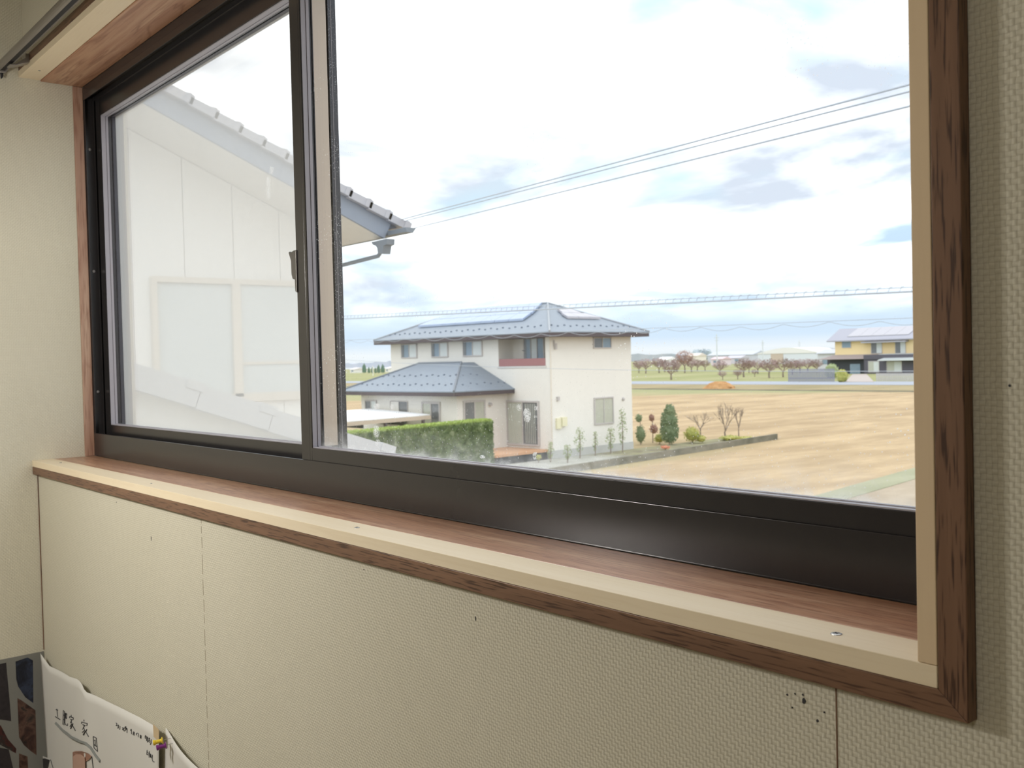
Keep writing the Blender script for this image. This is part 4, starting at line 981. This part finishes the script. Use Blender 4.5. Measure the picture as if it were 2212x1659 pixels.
for i, (u, vb, vt) in enumerate(sorted(orch)):
    p = gp(u, vb); h = (vb-vt)*(p-CAM).dot(FW)/FPX*1.22; isr = (u == 1479)
    src = rusty if isr else protos[i % 3]
    o = copy_tree(src); o.location = (p.x, p.y, G+.08); o.scale = (h*(1.15 if not isr else .9), h*(1.15 if not isr else .9), h); o.rotation_euler = (0, 0, i*1.3)
    o['label'] = 'tall orchard tree full of rusty leaves, %s from the cream house' % ords[i] if isr else '%s leafless orchard tree counted from the cream house' % ords[i]
    o['group'] = 'orchard trees on the green lawn'
for o in protos+[rusty]:
    for c in list(o.children): bpy.data.objects.remove(c)
    bpy.data.objects.remove(o)

def pole(u, vt, vb, Y, r, label, mt_):
    p = on(u, vb, 'y', Y); q = on(u, vt, 'y', Y)
    o = empty('utility_pole', (p.x, Y, G), label, 'utility pole')
    b = MB(); b.tube([(0, 0, -.2), (0, 0, q.z-G)], [r, r*.7], 8); b.build('post', mt_, o)
    b = MB(); b.box(-1.1, 1.1, -.08, .08, q.z-G-1.4, q.z-G-1.2); b.box(-.9, .9, -.08, .08, q.z-G-2.4, q.z-G-2.25); b.build('crossarm', mt_, o)
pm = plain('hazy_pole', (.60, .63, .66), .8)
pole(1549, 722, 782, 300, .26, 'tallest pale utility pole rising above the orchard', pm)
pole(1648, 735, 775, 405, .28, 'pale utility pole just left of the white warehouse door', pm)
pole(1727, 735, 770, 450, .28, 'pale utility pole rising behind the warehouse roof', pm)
p = gp(806, 812); o = empty('marker_post', p, 'white post standing in the field left of the house', 'post'); b = MB(); b.tube([(0, 0, -.1), (0, 0, 4.0)], .16, 6); b.lathe([(0, .18), (.1, .2), (.2, .1)], (0, 0, 4.0), (0, 0, 1), 6); b.build('post_body', M['white'], o)

def far_building(name, u0, u1, vt, Y, dy, wallc, roofc, label, cat, rise=.25, kind='gable', door=None, wins=()):
    a = on(u0, vt, 'y', Y); c = on(u1, vt, 'y', Y); x0, x1 = a.x, c.x; zt = (a.z+c.z)/2-G; wd_ = x1-x0
    o = empty(name, (x0, Y, G), label, cat); zw = zt-rise
    b = MB(); b.box(0, wd_, 0, dy, -.1, zw); b.build('wall', plain(name+'_wall', wallc, .8), o)
    b = MB()
    if kind == 'arch':
        pts = [(wd_*i/12, -.3, zw+rise*math.sin(math.pi*i/12)) for i in range(13)]; b.prism([(-.2, -.3, zw-.25)]+pts+[(wd_+.2, -.3, zw-.25)], (0, dy+.6, 0))
    else:
        b.prism([(-.4, -.4, zw-.1), (-.4, dy/2, zt), (-.4, dy+.4, zw-.1), (-.4, dy+.4, zw-.3), (-.4, -.4, zw-.3)], (wd_+.8, 0, 0))
    b.build('roof', plain(name+'_roof', roofc, .7), o)
    if door:
        q0 = on(door[0], door[2], 'y', Y); q1 = on(door[1], door[3], 'y', Y)
        b = MB(); b.box(q0.x-x0, q1.x-x0, -.12, .02, max(.02, q1.z-G), q0.z-G); b.build('door', plain('tan_shutter', (.56, .46, .38), .7), o)
    for (f0, f1, g0, g1) in wins:
        b = MB(); b.box(wd_*f0, wd_*f1, -.08, .02, zw*g0, zw*g1); b.build('window', M['pane_b'], o)
    return o
far_building('warehouse', 1637, 1768, 751, 420, 22, (.68, .71, .76), (.78, .76, .74), 'large white warehouse with curved roof and tan shutter', 'warehouse', 2.6, 'arch', (1665, 1692, 761, 784))
far_building('long_shed', 1528, 1626, 759, 520, 16, (.55, .56, .62), (.50, .52, .58), 'long low grey-blue shed behind the orchard', 'shed', 2.2, wins=((.2, .3, .3, .7), (.6, .7, .3, .7)))
far_building('far_house', 1536, 1560, 771, 400, 7, (.72, .62, .66), (.66, .50, .53), 'small pinkish house below the long grey shed', 'house', 1.0, wins=((.2, .45, .4, .75), (.6, .85, .4, .75)))
far_building('far_house', 1419, 1442, 771, 380, 7, (.75, .73, .75), (.80, .78, .80), 'small white house between orchard trees nearest the cream house', 'house', 1.2, wins=((.2, .45, .4, .75), (.6, .85, .4, .75)))
far_building('far_house', 1484, 1507, 763, 470, 8, (.78, .72, .64), (.70, .62, .56), 'cream far house beside the rusty orchard tree', 'house', 1.5, wins=((.2, .45, .4, .75),))
far_building('far_house', 1568, 1600, 768, 460, 8, (.60, .56, .62), (.52, .50, .56), 'mauve-grey far house under the long shed roof', 'house', 1.3, wins=((.1, .3, .4, .75), (.6, .85, .4, .75)))
far_building('grey_outbuilding', 1766, 1800, 754, 232, 8, (.60, .60, .64), (.48, .49, .54), 'grey outbuilding beside the yellow house', 'outbuilding', 1.0, wins=((.3, .6, .4, .7),))
far_building('far_house', 756, 766, 794, 300, 7, (.78, .76, .74), (.66, .62, .62), 'tiny white far house nearest the black window stile', 'house', 1.0, wins=((.3, .7, .3, .7),))
far_building('far_house', 768, 775, 796, 320, 6, (.74, .72, .72), (.60, .60, .62), 'tiny grey-white far house left of the conifers', 'house', 1.0, wins=((.3, .7, .3, .7),))
far_building('far_house', 832, 840, 792, 310, 7, (.80, .78, .76), (.66, .64, .64), 'tiny white far house between conifers and the cream house', 'house', 1.0, wins=((.3, .7, .3, .7),))
def conifer(u, vt, vb, label):
    p = gp(u, vb); h = (vb-vt)*(p-CAM).dot(FW)/FPX; o = empty('conifer', p, label, 'tree', 'row of far conifers')
    b = MB(); b.tube([(0, 0, -.2), (0, 0, h*.5)], .15, 6); b.build('trunk', M['trunk'], o)
    b = MB(); b.lathe([(h*.06, h*.20), (h*.35, h*.21), (h*.7, h*.13), (h, .05)], (0, 0, 0), (0, 0, 1), 10); b.leaves(160, rnd_ell((0, 0, h*.45), h*.23, h*.23, h*.42), h*.045); b.build('foliage', M['pine'], o, kind='stuff')
for (u, vt), w_ in zip(((787, 784), (797, 792), (804, 793), (811, 793), (818, 787), (827, 785.5)), ('first and tallest','second','third','fourth','fifth','last')): conifer(u, vt, 806, w_+' dark conifer of the far row left of the cream house')
# distant wooded band
b = MB(); rs = random.Random(9); vs = []; fs = []; n = 240; cx = 0
for i in range(n+1):
    x = -2600+3200*i/n; h = 8.2+2.0*math.sin(i*.21)+rs.uniform(-1.0, 1.6)
    vs += [(x, 900, G-1), (x, 900, G+h), (x, 930, G+h*.8), (x, 930, G-1)]
for i in range(n):
    for j in range(3): fs.append((i*4+j, (i+1)*4+j, (i+1)*4+j+1, i*4+j+1))
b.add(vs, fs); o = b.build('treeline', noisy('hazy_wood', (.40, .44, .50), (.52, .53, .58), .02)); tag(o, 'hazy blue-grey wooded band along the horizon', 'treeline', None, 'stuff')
p0 = gp(1517, 800); b = MB()
for i in range(5): blob(b, (rs.uniform(-14, 12), rs.uniform(-3, 3), rs.uniform(5.5, 8)), 5.5, 4, 4.5, i, 10, 7, .2)
b.leaves(500, rnd_ell((0, 0, 7.5), 17, 6, 5.5), 1.2)
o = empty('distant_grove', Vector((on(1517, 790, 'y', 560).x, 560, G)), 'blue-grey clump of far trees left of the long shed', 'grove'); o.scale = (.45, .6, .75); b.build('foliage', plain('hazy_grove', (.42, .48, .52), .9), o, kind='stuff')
b = MB(); 
for i in range(4): b.tube([(-10+i*6, 0, -.2), (-10+i*6, 0, 5)], .4, 5)
b.build('trunks', M['trunk'], o, kind='stuff')

# ---- yellow and dark house on the right
YY = 203.0
def yp(u, v, Y=YY): return on(u, v, 'y', Y)
yx0 = yp(1804, 760).x
yh = empty('yellow_house', (yx0, YY, G), 'yellow and dark two-storey house with solar roof at the right', 'house')
def ux(u, Y=YY): return yp(u, 760, Y).x-yx0
def vz(v, u=1860, Y=YY): return yp(u, v, Y).z-G
ymat = plain('yellow_siding', (.80, .63, .37), .8); dmat = plain('dark_siding', (.10, .095, .12), .7); yroof = plain('yellow_house_slates', (.36, .36, .42), .6); brn = plain('brown_band', (.34, .28, .27), .7)
xr = ux(2010); z2 = vz(766, 1840); z3 = vz(735, 1840)
def yb(name, mt_, x0, x1, y0, y1, z0, z1, parent=None): b = MB(); b.box(x0, x1, y0, y1, z0, z1); return b.build(name, mt_, parent or yh)
yb('upper_wall', ymat, 0, xr, 0, 7.5, z2, z3)
yb('lower_wall', dmat, ux(1786), xr, .1, 7.5, 0, z2-.6)
b = MB(); b.prism([(ux(1776), -1.3, z2-1.05), (ux(1776), -1.3, z2-.95), (ux(1800), .0, z2-.02), (ux(1800), .0, z2-.6)], (ux(1872)-ux(1776), 0, 0)); b.build('pent_roof', brn, yh)
ex0 = ux(1791); zr = vz(709.5, 1840, YY+4.2)
b = MB(); hip_ = [(ex0, -1.0, z3), (xr+.8, -1.0, z3), (xr+.8, 8.5, z3), (ex0, 8.5, z3), (ux(1814, YY+3.7), 3.75, zr), (xr-2, 3.75, zr)]
lo = [(x, y, z-.25) for x, y, z in hip_[:4]]
b.add(hip_+lo, [(0, 1, 5, 4), (1, 2, 5), (2, 3, 4, 5), (3, 0, 4), (9, 8, 7, 6), (1, 0, 6, 7), (2, 1, 7, 8), (3, 2, 8, 9), (0, 3, 9, 6)]); yr = b.build('roof', yroof, yh)
for i in range(5):
    a0 = ux(1829)+i*(ux(1962)-ux(1829))/5; a1 = a0+(ux(1962)-ux(1829))/5-.06
    sl = (zr-z3)/4.75; P = [(a0, .3, z3+sl*1.3+.06), (a1, .3, z3+sl*1.3+.06), (a1+.9, 3.5, z3+sl*4.5+.06), (a0+.9, 3.5, z3+sl*4.5+.06)]
    b = MB(); b.prism(P, (0, 0, .1)); b.build('solar_panel', M['solar2'], yh)
def ywin(u0, u1, v0, v1, dy, panes, name='window'):
    x0, x1 = ux(u0), ux(u1); a, c = vz(v1, u0), vz(v0, u0); b = MB(); f = .12
    b.box(x0, x1, dy-.1, dy, a, a+f); b.box(x0, x1, dy-.1, dy, c-f, c); b.box(x0, x0+f, dy-.1, dy, a+f, c-f); b.box(x1-f, x1, dy-.1, dy, a+f, c-f)
    o = b.build(name, M['frame_g'], yh); n = len(panes)
    for i, p_ in enumerate(panes): b = MB(); b.box(x0+f+(x1-x0-2*f)*i/n, x0+f+(x1-x0-2*f)*(i+1)/n, dy-.05, dy, a+f, c-f); b.build('pane', M[p_], o)
ywin(1819, 1839, 737, 752, -.01, ['pane_b'])
# projecting right part with balcony band
bx0 = ux(1874); 
yb('bay_lower_wall', dmat, bx0, xr, -1.5, .1, 0, z2-.7); yb('dark_band', dmat, bx0, xr, -1.7, -.01, z2-1.15, z2-.15)
yb('bay_eave', yroof, ux(1868), ux(1963), -1.6, -.01, z3-.75, z3-.45)
ywin(1882, 1906, 740, 764, -.02, ['pane_d', 'pane_l'], 'balcony_door'); ywin(1934, 1957, 738, 764, -.02, ['pane_d', 'pane_l'], 'balcony_door')
ywin(1883, 1907, 780, 804, -1.51, ['pane_c', 'pane_l']); ywin(1923, 1956, 780, 804, -1.51, ['pane_c', 'pane_l'])
b = MB(); b.prism([(ux(1912), -3.2, vz(779, 1920)), (ux(1918), -1.6, vz(774, 1920)), (ux(1918), -1.6, vz(772.5, 1920)), (ux(1912), -3.2, vz(777, 1920))], (xr-ux(1912), 0, 0)); b.build('canopy', M['pane_l'], yh)
yb('porch_shadow', M['darkgap'], ux(1793), ux(1872), -.02, .1, .0, z2-1.1); yb('entrance_door', M['pane_b'], ux(1836), ux(1858), -.1, -.02, .05, 2.3)  # flat dark panel standing in for the shadow in the porch
# its fences, drive and planting
def picket_fence(name, u0, u1, v0, v1, mt_, label, n):
    a = gp(u0, v1); c = gp(u1, v1); c = Vector((c.x, a.y, a.z)); h = (v1-v0)*(a-CAM).dot(FW)/FPX
    o = empty(name, a, label, 'fence'); wd_ = c.x-a.x; b = MB()
    for i in range(n): x = wd_*i/n; b.box(x, x+wd_/n*.62, -.03, .03, 0, h)
    b.build('picket', mt_, o, kind='stuff')
    b = MB(); b.box(0, wd_, .03, .09, h*.25, h*.32); b.build('rail', mt_, o); b = MB(); b.box(0, wd_, .03, .09, h*.75, h*.82); b.build('rail', mt_, o)
picket_fence('picket_fence', 1703, 1806, 797, 825, plain('dark_grey_picket', (.27, .27, .33), .8), 'dark grey picket fence left of the yellow house drive', 30)
picket_fence('picket_fence', 1893, 1990, 806, 824, plain('pale_grey_picket', (.50, .48, .50), .8), 'pale grey picket fence right of the yellow house drive', 26)
a = gp(1826, 826); c = gp(1888, 826); e = gp(1872, 809); f_ = gp(1842, 809)
b = MB(); b.prism([Vector((q.x, q.y, G+.03)) for q in (a, c, e, f_)], (0, 0, .12)); struct(b, 'driveway', plain('pinkish_drive', (.42, .36, .33), .9), 'pale pinkish drive up to the yellow house', 'driveway')
def far_bush(u, vt, vb, label, mat):
    p = gp(u, vb); h = (vb-vt)*(p-CAM).dot(FW)/FPX
    o = empty('far_bush', p, label, 'bush'); b = MB(); b.tube([(0, 0, -.1), (0, 0, h*.5)], .08, 5); b.build('stem', M['trunk'], o)
    b = MB(); blob(b, (0, 0, h*.5), h*.40, h*.40, h*.48, 3, 10, 7, .2); b.leaves(220, rnd_ell((0, 0, h*.5), h*.5, h*.5, h*.52), h*.06); b.build('foliage', mat, o, kind='stuff')
far_bush(1819, 798, 826, 'olive-yellow bush at the drive end of the dark fence', M['yellowleaf'])
far_bush(1797, 786, 818, 'bright green bush behind the dark picket fence', M['sap'])

# ---- overhead wires
wire = plain('grey_cable', (.42, .46, .52), .6)
def cable(name, A, Bq, r, label, sag=0.0, extra=None):
    n = 28; pts = []
    for i in range(n+1):
        t = i/n; p = A.lerp(Bq, t); p = p+Vector((0, 0, -sag*4*t*(1-t))); pts.append(p)
    mid = pts[0]; o = empty(name, mid, label, 'cable')
    b = MB(); b.tube([p-mid for p in pts], r, 6); b.build('wire', wire, o)
    return o, pts
E_ = Vector((-6.0, 5.15, 3.0))
def far_end(u, v, dpt): return CAM+ray(u, v)*dpt
cable('service_cable', far_end(2080, 152, 4.0), far_end(868, 474, 10.6), .0048, 'highest thin wire sloping up to the right across the sky')
cable('service_cable', far_end(2080, 168, 4.1), far_end(868, 479, 10.7), .0042, 'second thin wire just under the highest one')
cable('service_cable', far_end(2080, 201, 4.0), far_end(870, 499, 10.8), .0045, 'third and lowest of the wires sloping up to the right')
# two street poles carry them: one hidden behind the window stiles, one beyond the right casing
PLx, PRx, PY = on(724, 760, 'y', 22.25).x, on(2205, 700, 'y', 22.25).x, 22.25
for x, zt, lb in ((PLx, 4.6, 'grey street pole behind the meeting stiles'), (PRx, 4.4, 'grey street pole out beyond the right casing')):
    o = empty('street_pole', (x, PY, G), lb, 'utility pole'); b = MB(); b.tube([(0, 0, -.2), (0, 0, zt-G)], [.16, .11], 10); b.build('post', M['concrete'], o)
    b = MB(); b.box(-.06, .06, -.35, .35, 3.0-G, 3.1-G); b.build('bracket_arm', M['concrete'], o)
def span(v0, v1, Y, u0=745, u1=1965):
    k2 = (v1-v0)/(u1-u0); a = on(PLX_U, v0+k2*(PLX_U-u0), 'y', Y); c = on(PRX_U, v0+k2*(PRX_U-u0), 'y', Y); return a, c
PLX_U, PRX_U = 724, 2205
a, c = span(689, 630, 22.12); o, pts = cable('messenger_cable', a, c, .026, 'upper horizontal cable with hanger rings crossing before the cream house')
b = MB(); nn = int((c-a).length/.30)
for i in range(nn):
    p = a.lerp(c, (i+.5)/nn)-a; b.tube([p+Vector((0, 0, .01)), p+Vector((.05, 0, .12)), p+Vector((.12, 0, .13))], .009, 3)
b.build('hanger_ring', wire, o, kind='stuff')
b = MB(); b.tube([Vector((0, 0, .14)), (c-a)+Vector((0, 0, .10))], .011, 6); b.build('wire', wire, o)
a, c = span(735, 687, 22.38); o, pts = cable('coiled_cable', a, c, .009, 'lower horizontal cable with hanging loops')
b = MB(); LN = (c-a).length; n = 300; pp = []
for i in range(n+1):
    t = i/n; s_ = t*LN; pp.append((c-a)*t+Vector((0, 0, -.035-.11*abs(math.sin(s_*2.2))+.02*math.sin(s_*1.3))))
b.tube(pp, .007, 4); b.build('loop', wire, o, kind='stuff')
a, c = on(724, 776, 'y', 22.25), on(2205, 800, 'y', 22.25)
cable('thin_cable', a, c, .008, 'thin dark cable drooping across the wall of the cream house', 0.20)
